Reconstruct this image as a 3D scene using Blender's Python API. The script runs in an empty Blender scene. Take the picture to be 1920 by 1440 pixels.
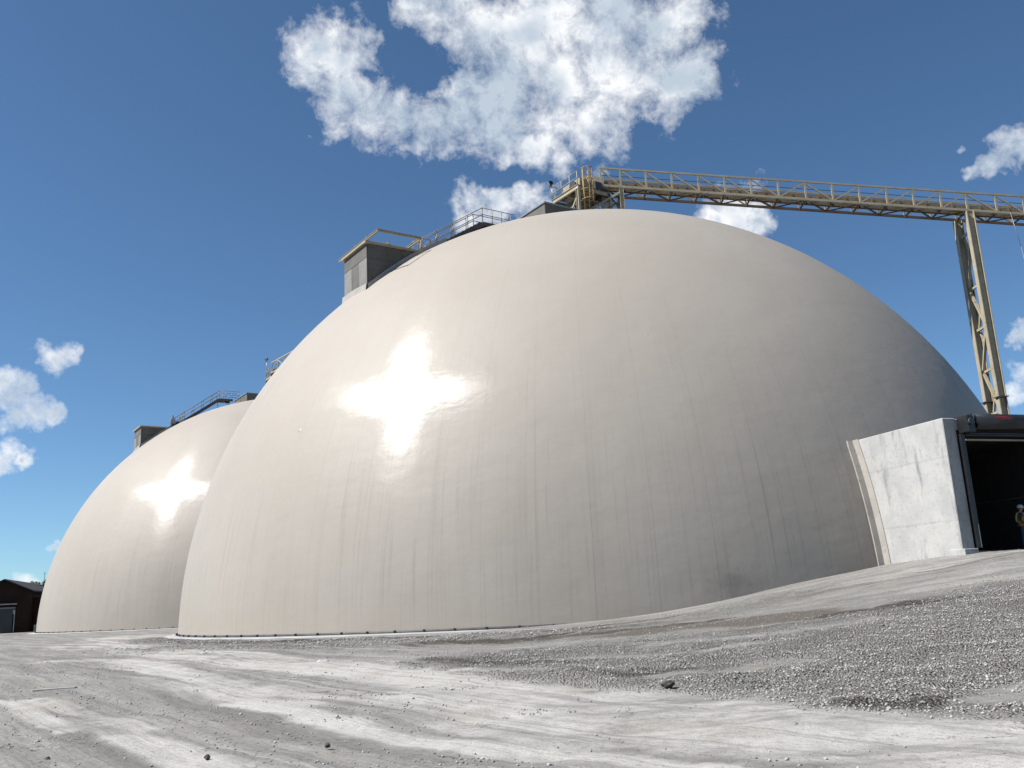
import bpy, math, random
import numpy as np
from mathutils import Vector, Matrix

random.seed(7)
RNG = np.random.default_rng(11)
SC = bpy.context.scene
COL = SC.collection

# ------------------------------------------------------------------ camera
EYE = Vector((0.0, 0.0, 1.169))
cam_data = bpy.data.cameras.new("camera")
cam_data.sensor_width = 36.0
cam_data.lens = 32.156
cam_data.clip_start = 0.1
cam_data.clip_end = 6000.0
cam = bpy.data.objects.new("camera", cam_data)
COL.objects.link(cam)
R_ = ((0.9987652, 0.0496795, 0.0), (0.0113016, -0.2272098, -0.9737803), (-0.0483770, 0.9725778, -0.2274907))
cam.matrix_world = Matrix.Translation(EYE) @ Matrix(R_).to_4x4()
SC.camera = cam

# ------------------------------------------------------------------ light
SUN_DIR = Vector((-0.631, -0.150, 0.761)).normalized()
SUN_EL = math.asin(SUN_DIR.z)
SUN_AZ = math.atan2(SUN_DIR.x, SUN_DIR.y)          # clockwise from +Y
sun_data = bpy.data.lights.new("sun", 'SUN')
sun_data.energy = 5.0
sun_data.angle = math.radians(0.53)
sun_data.color = (1.0, 0.965, 0.92)
sun = bpy.data.objects.new("sun", sun_data)
COL.objects.link(sun)
sun.rotation_euler = SUN_DIR.to_track_quat('Z', 'Y').to_euler()

SC.cycles.max_bounces = 5
SC.cycles.diffuse_bounces = 3
SC.cycles.glossy_bounces = 2
SC.view_settings.view_transform = 'Standard'
SC.view_settings.look = 'None'
SC.view_settings.exposure = 0.95
SC.view_settings.gamma = 1.0
SC.view_settings.use_curve_mapping = False

# puffy cumulus: centre direction and angular radius of every lobe
CLOUDS = [(-0.1763, 0.8178, 0.5479, 0.0295), (-0.1844, 0.8302, 0.5261, 0.0244), (-0.1568, 0.828, 0.5383, 0.0325), (-0.155, 0.8462, 0.5099, 0.0356), (-0.1291, 0.8554, 0.5017, 0.0331), (-0.1026, 0.8627, 0.4952, 0.0333), (-0.0752, 0.8663, 0.4939, 0.0346), (-0.0472, 0.8668, 0.4964, 0.0335), (-0.0189, 0.8638, 0.5036, 0.0362), (-0.1362, 0.8636, 0.4854, 0.0222), (-0.0873, 0.8722, 0.4813, 0.0224), (0.008, 0.8738, 0.4862, 0.0392), (0.0351, 0.8843, 0.4657, 0.031), (0.0157, 0.8524, 0.5226, 0.0526), (-0.0123, 0.8293, 0.5586, 0.0409), (-0.046, 0.8147, 0.578, 0.0324), (-0.0773, 0.8065, 0.5862, 0.0225), (0.0394, 0.8301, 0.5562, 0.0545), (0.0651, 0.856, 0.5128, 0.0526), (0.0987, 0.8366, 0.5388, 0.0574), (0.0511, 0.8156, 0.5763, 0.054), (0.1205, 0.8183, 0.562, 0.0512), (0.1363, 0.8462, 0.5152, 0.0494), (0.1029, 0.8688, 0.4843, 0.039), (0.1733, 0.8161, 0.5514, 0.0376), (0.1937, 0.805, 0.5607, 0.0266), (0.1658, 0.8484, 0.5027, 0.0384), (0.1922, 0.8423, 0.5036, 0.0273), (0.2077, 0.8333, 0.5123, 0.0206), (0.0569, 0.8926, 0.4472, 0.017), (-0.0344, 0.8535, 0.5199, 0.0166), (-0.0216, 0.909, 0.4161, 0.0229), (-0.0368, 0.9152, 0.4012, 0.0201), (-0.0046, 0.9108, 0.4129, 0.0229), (0.0153, 0.9115, 0.411, 0.0183), (0.0326, 0.9099, 0.4136, 0.0149), (0.0392, 0.9128, 0.4066, 0.0172), (0.2373, 0.895, 0.3778, 0.0307), (0.2582, 0.8919, 0.3712, 0.0211), (0.2135, 0.8981, 0.3846, 0.0157), (0.477, 0.7874, 0.3904, 0.0098), (0.4725, 0.8, 0.3698, 0.0128), (0.4855, 0.7898, 0.3748, 0.0134), (0.4588, 0.8083, 0.3691, 0.0064), (0.4535, 0.7996, 0.3937, 0.0061), (0.4838, 0.847, 0.2204, 0.0086), (0.4794, 0.8622, 0.1638, 0.0144), (0.4874, 0.8539, 0.1824, 0.0115), (-0.4441, 0.86, 0.2515, 0.017), (-0.4553, 0.8546, 0.2496, 0.0112), (-0.4313, 0.8653, 0.2555, 0.0113), (-0.4236, 0.8671, 0.2621, 0.0064), (-0.4814, 0.8509, 0.2102, 0.0198), (-0.4878, 0.8442, 0.2221, 0.014), (-0.4653, 0.8631, 0.1962, 0.016), (-0.4511, 0.8712, 0.1934, 0.0098), (-0.4815, 0.8561, 0.1878, 0.012), (-0.4824, 0.8632, 0.1487, 0.0126), (-0.4666, 0.8722, 0.1471, 0.0077), (-0.4901, 0.8582, 0.1525, 0.0094), (-0.454, 0.8885, 0.0666, 0.0075), (-0.4809, 0.8759, 0.0381, 0.0113)]
GAPS = [(-0.0771, 0.8421, 0.5337, 0.0264), (-0.012, 0.8985, 0.4389, 0.016), (0.012, 0.8975, 0.441, 0.014)]

class NT:
    """small node-tree writer"""
    def __init__(self, tree):
        self.t = tree; tree.nodes.clear()
    def n(self, typ, **kw):
        nd = self.t.nodes.new(typ)
        for k, v in kw.items():
            setattr(nd, k, v)
        return nd
    def put(self, sock, val):
        if isinstance(val, bpy.types.NodeSocket):
            self.t.links.new(val, sock)
        elif val is not None:
            sock.default_value = val
    def math(self, op, a, b=None, c=None, clamp=False):
        nd = self.n('ShaderNodeMath', operation=op); nd.use_clamp = clamp
        for i, v in enumerate((a, b, c)):
            if v is not None: self.put(nd.inputs[i], v)
        return nd.outputs[0]
    def vmath(self, op, a, b=None, out=0):
        nd = self.n('ShaderNodeVectorMath', operation=op)
        self.put(nd.inputs[0], a)
        if b is not None: self.put(nd.inputs[1], b)
        return nd.outputs[out]
    def noise(self, vec, scale, detail=4.0, rough=0.55, dist=0.0, color=False):
        nd = self.n('ShaderNodeTexNoise')
        if vec is not None: self.put(nd.inputs['Vector'], vec)
        nd.inputs['Scale'].default_value = scale
        nd.inputs['Detail'].default_value = detail
        nd.inputs['Roughness'].default_value = rough
        nd.inputs['Distortion'].default_value = dist
        return nd.outputs['Color' if color else 'Fac']
    def ramp(self, fac, lo, hi, clamp=True, smooth=True, a=0.0, b=1.0):
        nd = self.n('ShaderNodeMapRange')
        nd.interpolation_type = 'SMOOTHSTEP' if smooth else 'LINEAR'
        self.put(nd.inputs[0], fac); self.put(nd.inputs[1], lo); self.put(nd.inputs[2], hi)
        self.put(nd.inputs[3], a); self.put(nd.inputs[4], b)
        return nd.outputs[0]
    def mix(self, fac, a, b, blend='MIX'):
        nd = self.n('ShaderNodeMix', data_type='RGBA', blend_type=blend)
        self.put(nd.inputs[0], fac)
        for s, v in ((nd.inputs[6], a), (nd.inputs[7], b)):
            if isinstance(v, (tuple, list)) and len(v) == 3: v = (*v, 1.0)
            self.put(s, v)
        return nd.outputs[2]
    def xyz(self, x=0.0, y=0.0, z=0.0):
        nd = self.n('ShaderNodeCombineXYZ')
        for i, v in enumerate((x, y, z)): self.put(nd.inputs[i], v)
        return nd.outputs[0]
    def sep(self, v):
        nd = self.n('ShaderNodeSeparateXYZ'); self.put(nd.inputs[0], v); return nd.outputs
    def bump(self, h, strength=0.3, dist=0.02, normal=None):
        nd = self.n('ShaderNodeBump')
        nd.inputs['Strength'].default_value = strength
        nd.inputs['Distance'].default_value = dist
        self.put(nd.inputs['Height'], h)
        if normal is not None: self.put(nd.inputs['Normal'], normal)
        return nd.outputs[0]
    def coord(self, which='Object'):
        return self.n('ShaderNodeTexCoord').outputs[which]

world = bpy.data.worlds.new("World")
SC.world = world
world.use_nodes = True
world.cycles.sampling_method = 'NONE'
w = NT(world.node_tree)
sky = w.n('ShaderNodeTexSky', sky_type='NISHITA')
sky.sun_disc = False
sky.sun_elevation = SUN_EL
sky.sun_rotation = SUN_AZ
sky.altitude = 200.0
sky.air_density = 0.7
sky.dust_density = 0.3
sky.ozone_density = 1.0
d = w.vmath('NORMALIZE', w.coord('Generated'))
# wisps are pulled about by a domain warp so that the lobes lose their round outline
warp = w.vmath('SUBTRACT', w.noise(d, 13.0, 4.0, 0.62, color=True), (0.5, 0.5, 0.5))
warp_s = w.vmath('SCALE', warp); warp_s.node.inputs['Scale'].default_value = 0.075
dw = w.vmath('ADD', d, warp_s)
field = None
for (cx, cy, cz, cr) in CLOUDS:
    dist = w.vmath('DISTANCE', dw, (cx, cy, cz), out=1)
    val = w.math('MULTIPLY_ADD', dist, -1.0 / (cr * 1.10), 1.0)
    if field is None:
        field = val
    else:
        field = w.math('MAXIMUM', field, val)
for (cx, cy, cz, cr) in GAPS:
    dist = w.vmath('DISTANCE', dw, (cx, cy, cz), out=1)
    val = w.math('MULTIPLY_ADD', dist, -1.0 / (cr * 1.6), 1.0, clamp=True)
    field = w.math('SUBTRACT', field, w.math('MULTIPLY', val, 0.85))
# the rest of the sky carries the same scattered clouds
z_up = w.sep(d)[2]; y_fr = w.sep(d)[1]
away = w.ramp(y_fr, 0.74, 0.45)
wide = w.math('MULTIPLY_ADD', w.noise(d, 5.5, 2.0, 0.5), 4.5, -3.15)
wide = w.math('ADD', w.math('SUBTRACT', wide, 1.0), away)
field = w.math('MAXIMUM', field, wide)
fb = w.noise(d, 25.0, 9.0, 0.68, 0.2)
dens = w.math('ADD', w.math('MINIMUM', field, 0.75), w.math('MULTIPLY_ADD', fb, 2.9, -1.47))
alpha = w.ramp(dens, -0.20, 0.80, smooth=False)
alpha = w.math('POWER', alpha, 1.15)
alpha = w.math('MULTIPLY', alpha, w.ramp(z_up, 0.0, 0.03))
alpha = w.math('MULTIPLY', alpha, 0.96)
# thick hearts of the clouds are greyer, thin sunlit edges white
shade = w.noise(d, 9.0, 4.0, 0.55)
thick = w.ramp(w.math('ADD', w.math('MULTIPLY', field, 0.75), w.math('MULTIPLY_ADD', shade, 2.4, -1.2)), 0.05, 0.75)
ccol = w.mix(thick, (10.8, 10.9, 11.0), (5.6, 6.5, 7.5))
skycol = w.mix(1.0, sky.outputs[0], (0.86, 1.15, 1.29, 1.0), blend='MULTIPLY')
final = w.mix(alpha, skycol, ccol)
bg = w.n('ShaderNodeBackground')
w.put(bg.inputs[0], final)
bg.inputs[1].default_value = 0.0515
wo = w.n('ShaderNodeOutputWorld')
w.put(wo.inputs[0], bg.outputs[0])

# ------------------------------------------------------------------ materials
MATS = {}
ALB = 0.69                                           # common factor on every base colour, set together with the exposure
def pbsdf(nt, base, rough=0.6, normal=None, metallic=0.0, spec=None):
    b = nt.n('ShaderNodeBsdfPrincipled')
    if isinstance(base, tuple) and len(base) == 3: base = (*base, 1.0)
    base = nt.mix(1.0, base, (ALB, ALB, ALB, 1.0), blend='MULTIPLY')
    nt.put(b.inputs['Base Color'], base)
    nt.put(b.inputs['Roughness'], rough)
    b.inputs['Metallic'].default_value = metallic
    if spec is not None: b.inputs['Specular IOR Level'].default_value = spec
    if normal is not None: nt.put(b.inputs['Normal'], normal)
    return b
def new_mat(name):
    m = bpy.data.materials.new(name); m.use_nodes = True
    MATS[name] = m
    return m, NT(m.node_tree)
def finish(nt, shader):
    o = nt.n('ShaderNodeOutputMaterial'); nt.put(o.inputs[0], shader)
def speckled(name, c1, c2, scale=3.0, rough=0.6, bump=0.15, metallic=0.0, c3=None, lo=0.35, hi=0.65, spec=None):
    """paint, timber, stone: two tones broken up by noise, plus an optional third tone in patches"""
    m, nt = new_mat(name)
    co = nt.coord()
    f = nt.ramp(nt.noise(co, scale, 6.0, 0.6), lo, hi)
    col = nt.mix(f, c1, c2)
    if c3 is not None:
        g = nt.ramp(nt.noise(co, scale * 2.3, 7.0, 0.7, 0.6), 0.56, 0.70)
        col = nt.mix(g, col, c3)
    nb = nt.bump(nt.noise(co, scale * 9.0, 5.0, 0.6), bump, 0.02)
    r = nt.ramp(nt.noise(co, scale * 1.7, 4.0), 0.2, 0.8, a=rough * 0.8, b=min(1.0, rough * 1.2), smooth=False)
    finish(nt, pbsdf(nt, col, r, nb, metallic, spec).outputs[0])
    return m

speckled('cream_steel', (0.45, 0.395, 0.285), (0.38, 0.325, 0.22), 1.2, 0.5, 0.1, c3=(0.24, 0.14, 0.07))
speckled('tan_steel', (0.25, 0.19, 0.105), (0.195, 0.142, 0.075), 1.0, 0.55, 0.1, c3=(0.17, 0.10, 0.05))
speckled('rust_and_shade', (0.125, 0.088, 0.050), (0.085, 0.058, 0.034), 1.4, 0.7, 0.15, c3=(0.16, 0.09, 0.045))  # rusty brown, darkened to paint in the shade under the truss
speckled('painted_shade', (0.035, 0.033, 0.031), (0.05, 0.047, 0.043), 1.5, 0.7, 0.1)  # near-black that paints the interior shade of the tunnel
speckled('yellow_steel', (0.46, 0.29, 0.07), (0.38, 0.22, 0.05), 2.0, 0.5, 0.1, c3=(0.20, 0.10, 0.04))
speckled('rail_steel', (0.320, 0.264, 0.200), (0.240, 0.184, 0.136), 2.0, 0.5, 0.1, c3=(0.136, 0.080, 0.048))
speckled('galvanised', (0.368, 0.384, 0.400), (0.288, 0.304, 0.320), 2.5, 0.4, 0.08, metallic=0.5)
speckled('dark_steel', (0.055, 0.055, 0.06), (0.03, 0.03, 0.035), 2.0, 0.45, 0.1)
speckled('brown_steel', (0.104, 0.084, 0.064), (0.068, 0.056, 0.044), 2.0, 0.6, 0.1)
speckled('black_paint', (0.018, 0.019, 0.022), (0.012, 0.012, 0.014), 2.0, 0.35, 0.05)
speckled('rubber', (0.02, 0.02, 0.02), (0.03, 0.028, 0.026), 3.0, 0.7, 0.1)
speckled('roof_metal', (0.281, 0.323, 0.340), (0.221, 0.255, 0.281), 1.0, 0.45, 0.08, metallic=0.2)
speckled('wood', (0.440, 0.424, 0.384), (0.336, 0.312, 0.272), 4.0, 0.8, 0.2)
speckled('foliage', (0.020, 0.034, 0.011), (0.030, 0.050, 0.016), 0.6, 0.6, 0.0)
speckled('bark', (0.07, 0.05, 0.035), (0.10, 0.075, 0.05), 4.0, 0.9, 0.4)
speckled('hill_wood', (0.030, 0.045, 0.030), (0.045, 0.06, 0.04), 0.05, 0.9, 0.3)
speckled('roof_sheet', (0.032, 0.017, 0.014), (0.021, 0.013, 0.010), 1.0, 0.7, 0.1)
speckled('door_paint', (0.036, 0.044, 0.051), (0.026, 0.034, 0.039), 0.7, 0.6, 0.1)
speckled('skin', (0.42, 0.24, 0.16), (0.36, 0.20, 0.13), 12.0, 0.55, 0.05)
speckled('denim', (0.035, 0.055, 0.11), (0.05, 0.075, 0.14), 14.0, 0.85, 0.2)
speckled('shirt', (0.03, 0.03, 0.045), (0.045, 0.042, 0.06), 10.0, 0.85, 0.2)
speckled('vest_cloth', (0.42, 0.20, 0.03), (0.36, 0.16, 0.03), 9.0, 0.8, 0.2)
speckled('reflective_tape', (0.72, 0.70, 0.32), (0.62, 0.60, 0.26), 9.0, 0.4, 0.05)
speckled('helmet_white', (0.702, 0.711, 0.720), (0.648, 0.657, 0.666), 6.0, 0.3, 0.02)
speckled('boot_leather', (0.05, 0.032, 0.02), (0.07, 0.045, 0.03), 8.0, 0.7, 0.2)
speckled('ribbon_red', (0.30, 0.03, 0.038), (0.22, 0.022, 0.03), 8.0, 0.5, 0.02)
speckled('lens_glass', (0.25, 0.27, 0.28), (0.20, 0.22, 0.23), 8.0, 0.1, 0.0)
speckled('collar_coating', (0.426, 0.401, 0.363), (0.370, 0.343, 0.309), 1.4, 0.5, 0.25, c3=(0.289, 0.260, 0.226))

def concrete(name, light, dark, stain, lift=1.6, streak=1.0):
    """cast concrete: form lines across, rain streaks running down, blotches, pin holes"""
    m, nt = new_mat(name)
    co = nt.coord()
    x, y, z = nt.sep(co)
    s1 = nt.noise(nt.vmath('MULTIPLY', co, (2.2, 2.2, 0.42)), 1.0, 8.0, 0.70, 0.15)
    s2 = nt.noise(co, 0.8, 6.0, 0.6)
    s3 = nt.noise(co, 7.0, 7.0, 0.7)
    base = nt.mix(nt.ramp(s2, 0.3, 0.7), light, dark)
    base = nt.mix(nt.math('MULTIPLY', nt.ramp(s1, 0.50, 0.74), 0.8 * streak), base, stain)
    base = nt.mix(nt.math('MULTIPLY', nt.ramp(s3, 0.52, 0.74), 0.5), base, stain)
    lf = nt.math('FRACT', nt.math('DIVIDE', nt.math('ADD', z, nt.math('MULTIPLY', s2, 0.12)), lift))
    line = nt.math('SUBTRACT', 1.0, nt.ramp(nt.math('ABSOLUTE', nt.math('SUBTRACT', lf, 0.5)), 0.0, 0.035))
    base = nt.mix(nt.math('MULTIPLY', line, nt.math('MULTIPLY', nt.ramp(s3, 0.35, 0.65), 0.22)), base, stain)
    h = nt.math('ADD', nt.math('MULTIPLY', s3, 0.6), nt.math('MULTIPLY', line, -0.5))
    nb = nt.bump(h, 0.35, 0.02)
    finish(nt, pbsdf(nt, base, 0.85, nb, spec=0.3).outputs[0])
    return m
concrete('concrete_white', (0.50, 0.495, 0.48), (0.39, 0.39, 0.382), (0.165, 0.166, 0.168), 2.4)
concrete('concrete_grey', (0.164, 0.158, 0.144), (0.124, 0.119, 0.106), (0.074, 0.070, 0.059), 1.1)
concrete('concrete_pale', (0.265, 0.265, 0.248), (0.214, 0.214, 0.200), (0.129, 0.128, 0.113), 1.1)
concrete('concrete_kerb', (0.422, 0.422, 0.415), (0.354, 0.354, 0.347), (0.231, 0.231, 0.224), 3.0)

# dome membrane: woven coated fabric (two thread directions -> cross-shaped glint)
R_DOME = 27.0
N_PANEL = 76
m, nt = new_mat('membrane')
co = nt.coord()
ox, oy, oz = nt.sep(co)
az = nt.math('ARCTAN2', ox, nt.math('MULTIPLY', oy, -1.0))
el = nt.math('ARCSINE', nt.math('DIVIDE', oz, nt.vmath('LENGTH', co, out=1)))
arc = nt.math('MULTIPLY', az, R_DOME)
up = nt.math('MULTIPLY', el, R_DOME)
uv = nt.xyz(arc, up, 0.0)
blot = nt.noise(co, 0.16, 5.0, 0.6)
fine = nt.noise(co, 3.2, 6.0, 0.65)
streak = nt.noise(nt.xyz(nt.math('MULTIPLY', arc, 6.5), nt.math('MULTIPLY', up, 0.11), 0.0), 1.0, 6.0, 0.7)
streak2 = nt.noise(nt.xyz(nt.math('MULTIPLY', arc, 1.6), nt.math('MULTIPLY', up, 0.05), 3.0), 1.0, 4.0, 0.6)
low = nt.ramp(nt.math('ADD', up, nt.math('MULTIPLY_ADD', nt.noise(nt.xyz(arc, 0.0, 7.0), 0.5, 3.0), 9.0, -4.5)), 16.0, 1.0)                       # run-off dirt collects on the steep lower skirt
col = nt.mix(nt.ramp(blot, 0.3, 0.7), (0.418, 0.380, 0.332), (0.393, 0.355, 0.306))
col = nt.mix(nt.math('MULTIPLY', nt.ramp(streak, 0.50, 0.72), nt.math('MULTIPLY_ADD', low, 0.50, 0.06)), col, (0.275, 0.245, 0.218))
col = nt.mix(nt.math('MULTIPLY', nt.ramp(streak2, 0.50, 0.75), nt.math('MULTIPLY_ADD', low, 0.22, 0.05)), col, (0.335, 0.292, 0.255))
col = nt.mix(nt.math('MULTIPLY', nt.ramp(fine, 0.45, 0.75), 0.10), col, (0.33, 0.30, 0.27))
splash = nt.ramp(nt.math('ADD', up, nt.math('MULTIPLY', nt.noise(co, 1.1, 5.0), -2.2)), 0.9, -1.1)
col = nt.mix(nt.math('MULTIPLY', splash, 0.30), col, (0.40, 0.345, 0.28))
dirt_at = nt.vmath('DISTANCE', nt.vmath('MULTIPLY', co, (1.0, 1.0, 1.6)), (3.0, -26.8, 2.6), out=1)
dirt = nt.ramp(nt.math('ADD', dirt_at, nt.math('MULTIPLY', nt.noise(co, 2.2, 7.0, 0.72), 3.4)), 3.4, 1.2)
col = nt.mix(nt.math('MULTIPLY', dirt, 0.5), col, (0.17, 0.155, 0.14))
# relief: slack ripples between rings of stitching, blisters, fine weave
wav = nt.noise(nt.vmath('MULTIPLY', co, (0.55, 0.55, 0.9)), 1.0, 3.0, 0.5)
wav2 = nt.noise(co, 1.6, 4.0, 0.55)
vor = nt.n('ShaderNodeTexVoronoi', feature='F1')
nt.put(vor.inputs['Vector'], nt.xyz(nt.math('MULTIPLY', arc, 0.55), nt.math('MULTIPLY', up, 0.42), 0.0))
vor.inputs['Scale'].default_value = 1.0; vor.inputs['Randomness'].default_value = 0.75
few = nt.ramp(nt.sep(vor.outputs['Color'])[0], 0.50, 0.52)
blister = nt.math('MULTIPLY', nt.ramp(vor.outputs['Distance'], 0.060, 0.0), few)
blister = nt.math('MULTIPLY', blister, nt.ramp(up, 15.0, 9.0))
hgt = nt.math('ADD', nt.math('MULTIPLY', wav, 1.0), nt.math('MULTIPLY', wav2, 0.14))
nb = nt.bump(hgt, 0.075, 0.30)
nb = nt.bump(blister, 0.9, 0.05, nb)
nb = nt.bump(nt.math('ADD', streak, nt.math('MULTIPLY', fine, 0.5)), 0.07, 0.015, nb)
tang = nt.vmath('NORMALIZE', nt.vmath('CROSS_PRODUCT', (0.0, 0.0, 1.0), co))
rgh = nt.ramp(nt.noise(co, 0.5, 5.0, 0.6), 0.25, 0.75, a=0.245, b=0.275, smooth=False)
body = pbsdf(nt, col, 0.55, nb, spec=0.18)
sh = []
for rot in (0.0, 0.25):
    g = nt.n('ShaderNodeBsdfAnisotropic', distribution='BECKMANN')
    g.inputs['Color'].default_value = (1.0, 1.0, 1.0, 1.0)
    nt.put(g.inputs['Roughness'], rgh)
    g.inputs['Anisotropy'].default_value = 0.45
    g.inputs['Rotation'].default_value = rot
    nt.put(g.inputs['Normal'], nb); nt.put(g.inputs['Tangent'], tang)
    sh.append(g.outputs[0])
mixs = nt.n('ShaderNodeMixShader'); mixs.inputs[0].default_value = 0.5
nt.put(mixs.inputs[1], sh[0]); nt.put(mixs.inputs[2], sh[1])
mix2 = nt.n('ShaderNodeMixShader'); mix2.inputs[0].default_value = 0.0145
nt.put(mix2.inputs[1], body.outputs[0]); nt.put(mix2.inputs[2], mixs.outputs[0])
finish(nt, mix2.outputs[0])

# brick of the distant shed
m, nt = new_mat('brick_dark')
co = nt.coord()
br = nt.n('ShaderNodeTexBrick')
x, y, z = nt.sep(co)
nt.put(br.inputs['Vector'], nt.xyz(nt.math('ADD', x, nt.math('MULTIPLY', y, 0.7)), z, 0.0))
br.inputs['Scale'].default_value = 1.0
br.inputs['Brick Width'].default_value = 0.24; br.inputs['Row Height'].default_value = 0.08
br.inputs['Mortar Size'].default_value = 0.008
br.inputs['Color1'].default_value = (0.030, 0.013, 0.010, 1); br.inputs['Color2'].default_value = (0.022, 0.010, 0.008, 1)
br.inputs['Mortar'].default_value = (0.027, 0.022, 0.019, 1)
colb = nt.mix(nt.ramp(nt.noise(co, 0.5, 5.0), 0.4, 0.7), br.outputs['Color'], (0.017, 0.009, 0.007))
finish(nt, pbsdf(nt, colb, 0.9, spec=0.2).outputs[0])

# yard surface: rolled limestone dust, grey fines, crushed gravel, damp brown soil (attributes say where)
m, nt = new_mat('yard')
geo = nt.n('ShaderNodeNewGeometry')
P = geo.outputs['Position']
def attr(n):
    a = nt.n('ShaderNodeAttribute'); a.attribute_name = n; return a.outputs['Fac']
n_big = nt.noise(P, 0.22, 6.0, 0.6)
n_mid = nt.noise(P, 1.3, 7.0, 0.65, 0.5)
n_fin = nt.noise(P, 9.0, 6.0, 0.7)
n_grit = nt.noise(P, 45.0, 4.0, 0.75)
px, py, pz = nt.sep(P)
# tyre drift: long streaks along the haul road (runs from far left to near right) and along the ramp
ru = nt.math('ADD', nt.math('MULTIPLY', px, 0.62), nt.math('MULTIPLY', py, -0.785))
rv = nt.math('ADD', nt.math('MULTIPLY', px, 0.785), nt.math('MULTIPLY', py, 0.62))
st_road = nt.noise(nt.xyz(nt.math('MULTIPLY', ru, 0.10), nt.math('MULTIPLY', rv, 1.25), 0.0), 1.0, 7.0, 0.66, 0.5)
st_ramp = nt.noise(nt.xyz(nt.math('MULTIPLY', px, 0.16), nt.math('MULTIPLY', py, 1.1), 4.0), 1.0, 7.0, 0.66, 0.4)
sel = nt.ramp(nt.math('SUBTRACT', px, nt.math('MULTIPLY', nt.math('SUBTRACT', py, 16.0), -0.2)), -3.0, 4.0)
st = nt.n('ShaderNodeMix', data_type='FLOAT')
nt.put(st.inputs[0], sel); nt.put(st.inputs[2], st_road); nt.put(st.inputs[3], st_ramp)
st = st.outputs[0]
edge = nt.math('ADD', nt.math('MULTIPLY_ADD', n_mid, 1.2, -0.6), nt.math('MULTIPLY_ADD', n_fin, 0.7, -0.35))
edge = nt.math('ADD', edge, nt.math('MULTIPLY_ADD', st, 2.2, -1.1))
vo = nt.n('ShaderNodeTexVoronoi', feature='F1'); nt.put(vo.inputs['Vector'], P); vo.inputs['Scale'].default_value = 22.0
peb = nt.sep(vo.outputs['Color'])[0]
pebd = vo.outputs['Distance']
dust = nt.ramp(nt.math('ADD', attr('dust'), edge), 0.18, 0.92)
grav = nt.ramp(nt.math('ADD', attr('gravel'), nt.math('MULTIPLY', edge, 1.15)), 0.30, 0.95)
soil = nt.ramp(nt.math('ADD', attr('soil'), nt.math('MULTIPLY', nt.math('MULTIPLY_ADD', st, 4.4, -2.2), 0.8)), 0.34, 0.86)
fines = nt.mix(nt.ramp(st, 0.36, 0.64), (0.198, 0.190, 0.178), (0.318, 0.311, 0.296))
fines = nt.mix(nt.math('MULTIPLY', nt.ramp(n_fin, 0.48, 0.70), 0.6), fines, (0.120, 0.116, 0.108))
fines = nt.mix(nt.math('MULTIPLY', nt.ramp(peb, 0.86, 0.90), nt.ramp(n_mid, 0.45, 0.6)), fines, (0.075, 0.072, 0.068))
white = nt.mix(nt.ramp(n_fin, 0.3, 0.75), (0.554, 0.538, 0.511), (0.436, 0.419, 0.393))
wheel = nt.noise(nt.xyz(nt.math('MULTIPLY', ru, 0.055), nt.math('MULTIPLY', rv, 4.2), 9.0), 1.0, 6.0, 0.7, 0.3)
grit = nt.math('MULTIPLY', nt.ramp(nt.noise(P, 17.0, 6.0, 0.8), 0.55, 0.64), 0.7)
white = nt.mix(nt.math('MULTIPLY', nt.ramp(n_big, 0.45, 0.65), 0.5), white, (0.389, 0.371, 0.341))
stone = nt.mix(nt.ramp(peb, 0.05, 0.95, smooth=False), (0.212, 0.199, 0.184), (0.682, 0.661, 0.626))
stone = nt.mix(nt.ramp(pebd, 0.020, 0.042), stone, (0.243, 0.227, 0.204))  # darker off pebble centres: shade between stones put into the colour
stone = nt.mix(nt.math('MULTIPLY', nt.ramp(n_mid, 0.38, 0.64), 0.7), stone, (0.438, 0.420, 0.391))
stone = nt.mix(nt.math('MULTIPLY', nt.ramp(n_big, 0.46, 0.60), 0.45), stone, (0.252, 0.225, 0.192))
brown = nt.mix(n_fin, (0.062, 0.051, 0.040), (0.116, 0.100, 0.082))
yc = nt.mix(dust, fines, white)
yc = nt.mix(nt.math('MULTIPLY', nt.ramp(wheel, 0.50, 0.68), 0.45), yc, (0.166, 0.158, 0.146))
yc = nt.mix(nt.math('MULTIPLY', nt.ramp(wheel, 0.44, 0.30), 0.40), yc, (0.537, 0.524, 0.497))
yc = nt.mix(nt.math('MULTIPLY', nt.ramp(nt.noise(P, 0.5, 6.0, 0.65), 0.50, 0.68), 0.35), yc, (0.33, 0.30, 0.255))
yc = nt.mix(grit, yc, (0.137, 0.130, 0.118))
yc = nt.mix(nt.math('MULTIPLY', grav, 0.68), yc, stone)
yc = nt.mix(nt.math('MULTIPLY', soil, 0.85), yc, brown)
hh = nt.math('ADD', nt.math('MULTIPLY', nt.math('SUBTRACT', 0.06, pebd), nt.math('MULTIPLY', grav, 5.0)), nt.math('MULTIPLY', n_fin, nt.math('MULTIPLY_ADD', grav, 1.2, 0.6)))
hh = nt.math('ADD', hh, nt.math('MULTIPLY', st, 1.0))
hh = nt.math('ADD', hh, nt.math('MULTIPLY', n_grit, 0.3))
hh = nt.math('ADD', hh, nt.math('MULTIPLY', wheel, 0.8))
nb = nt.bump(hh, 0.85, 0.05)
finish(nt, pbsdf(nt, yc, 0.92, nb, spec=0.25).outputs[0])

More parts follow.
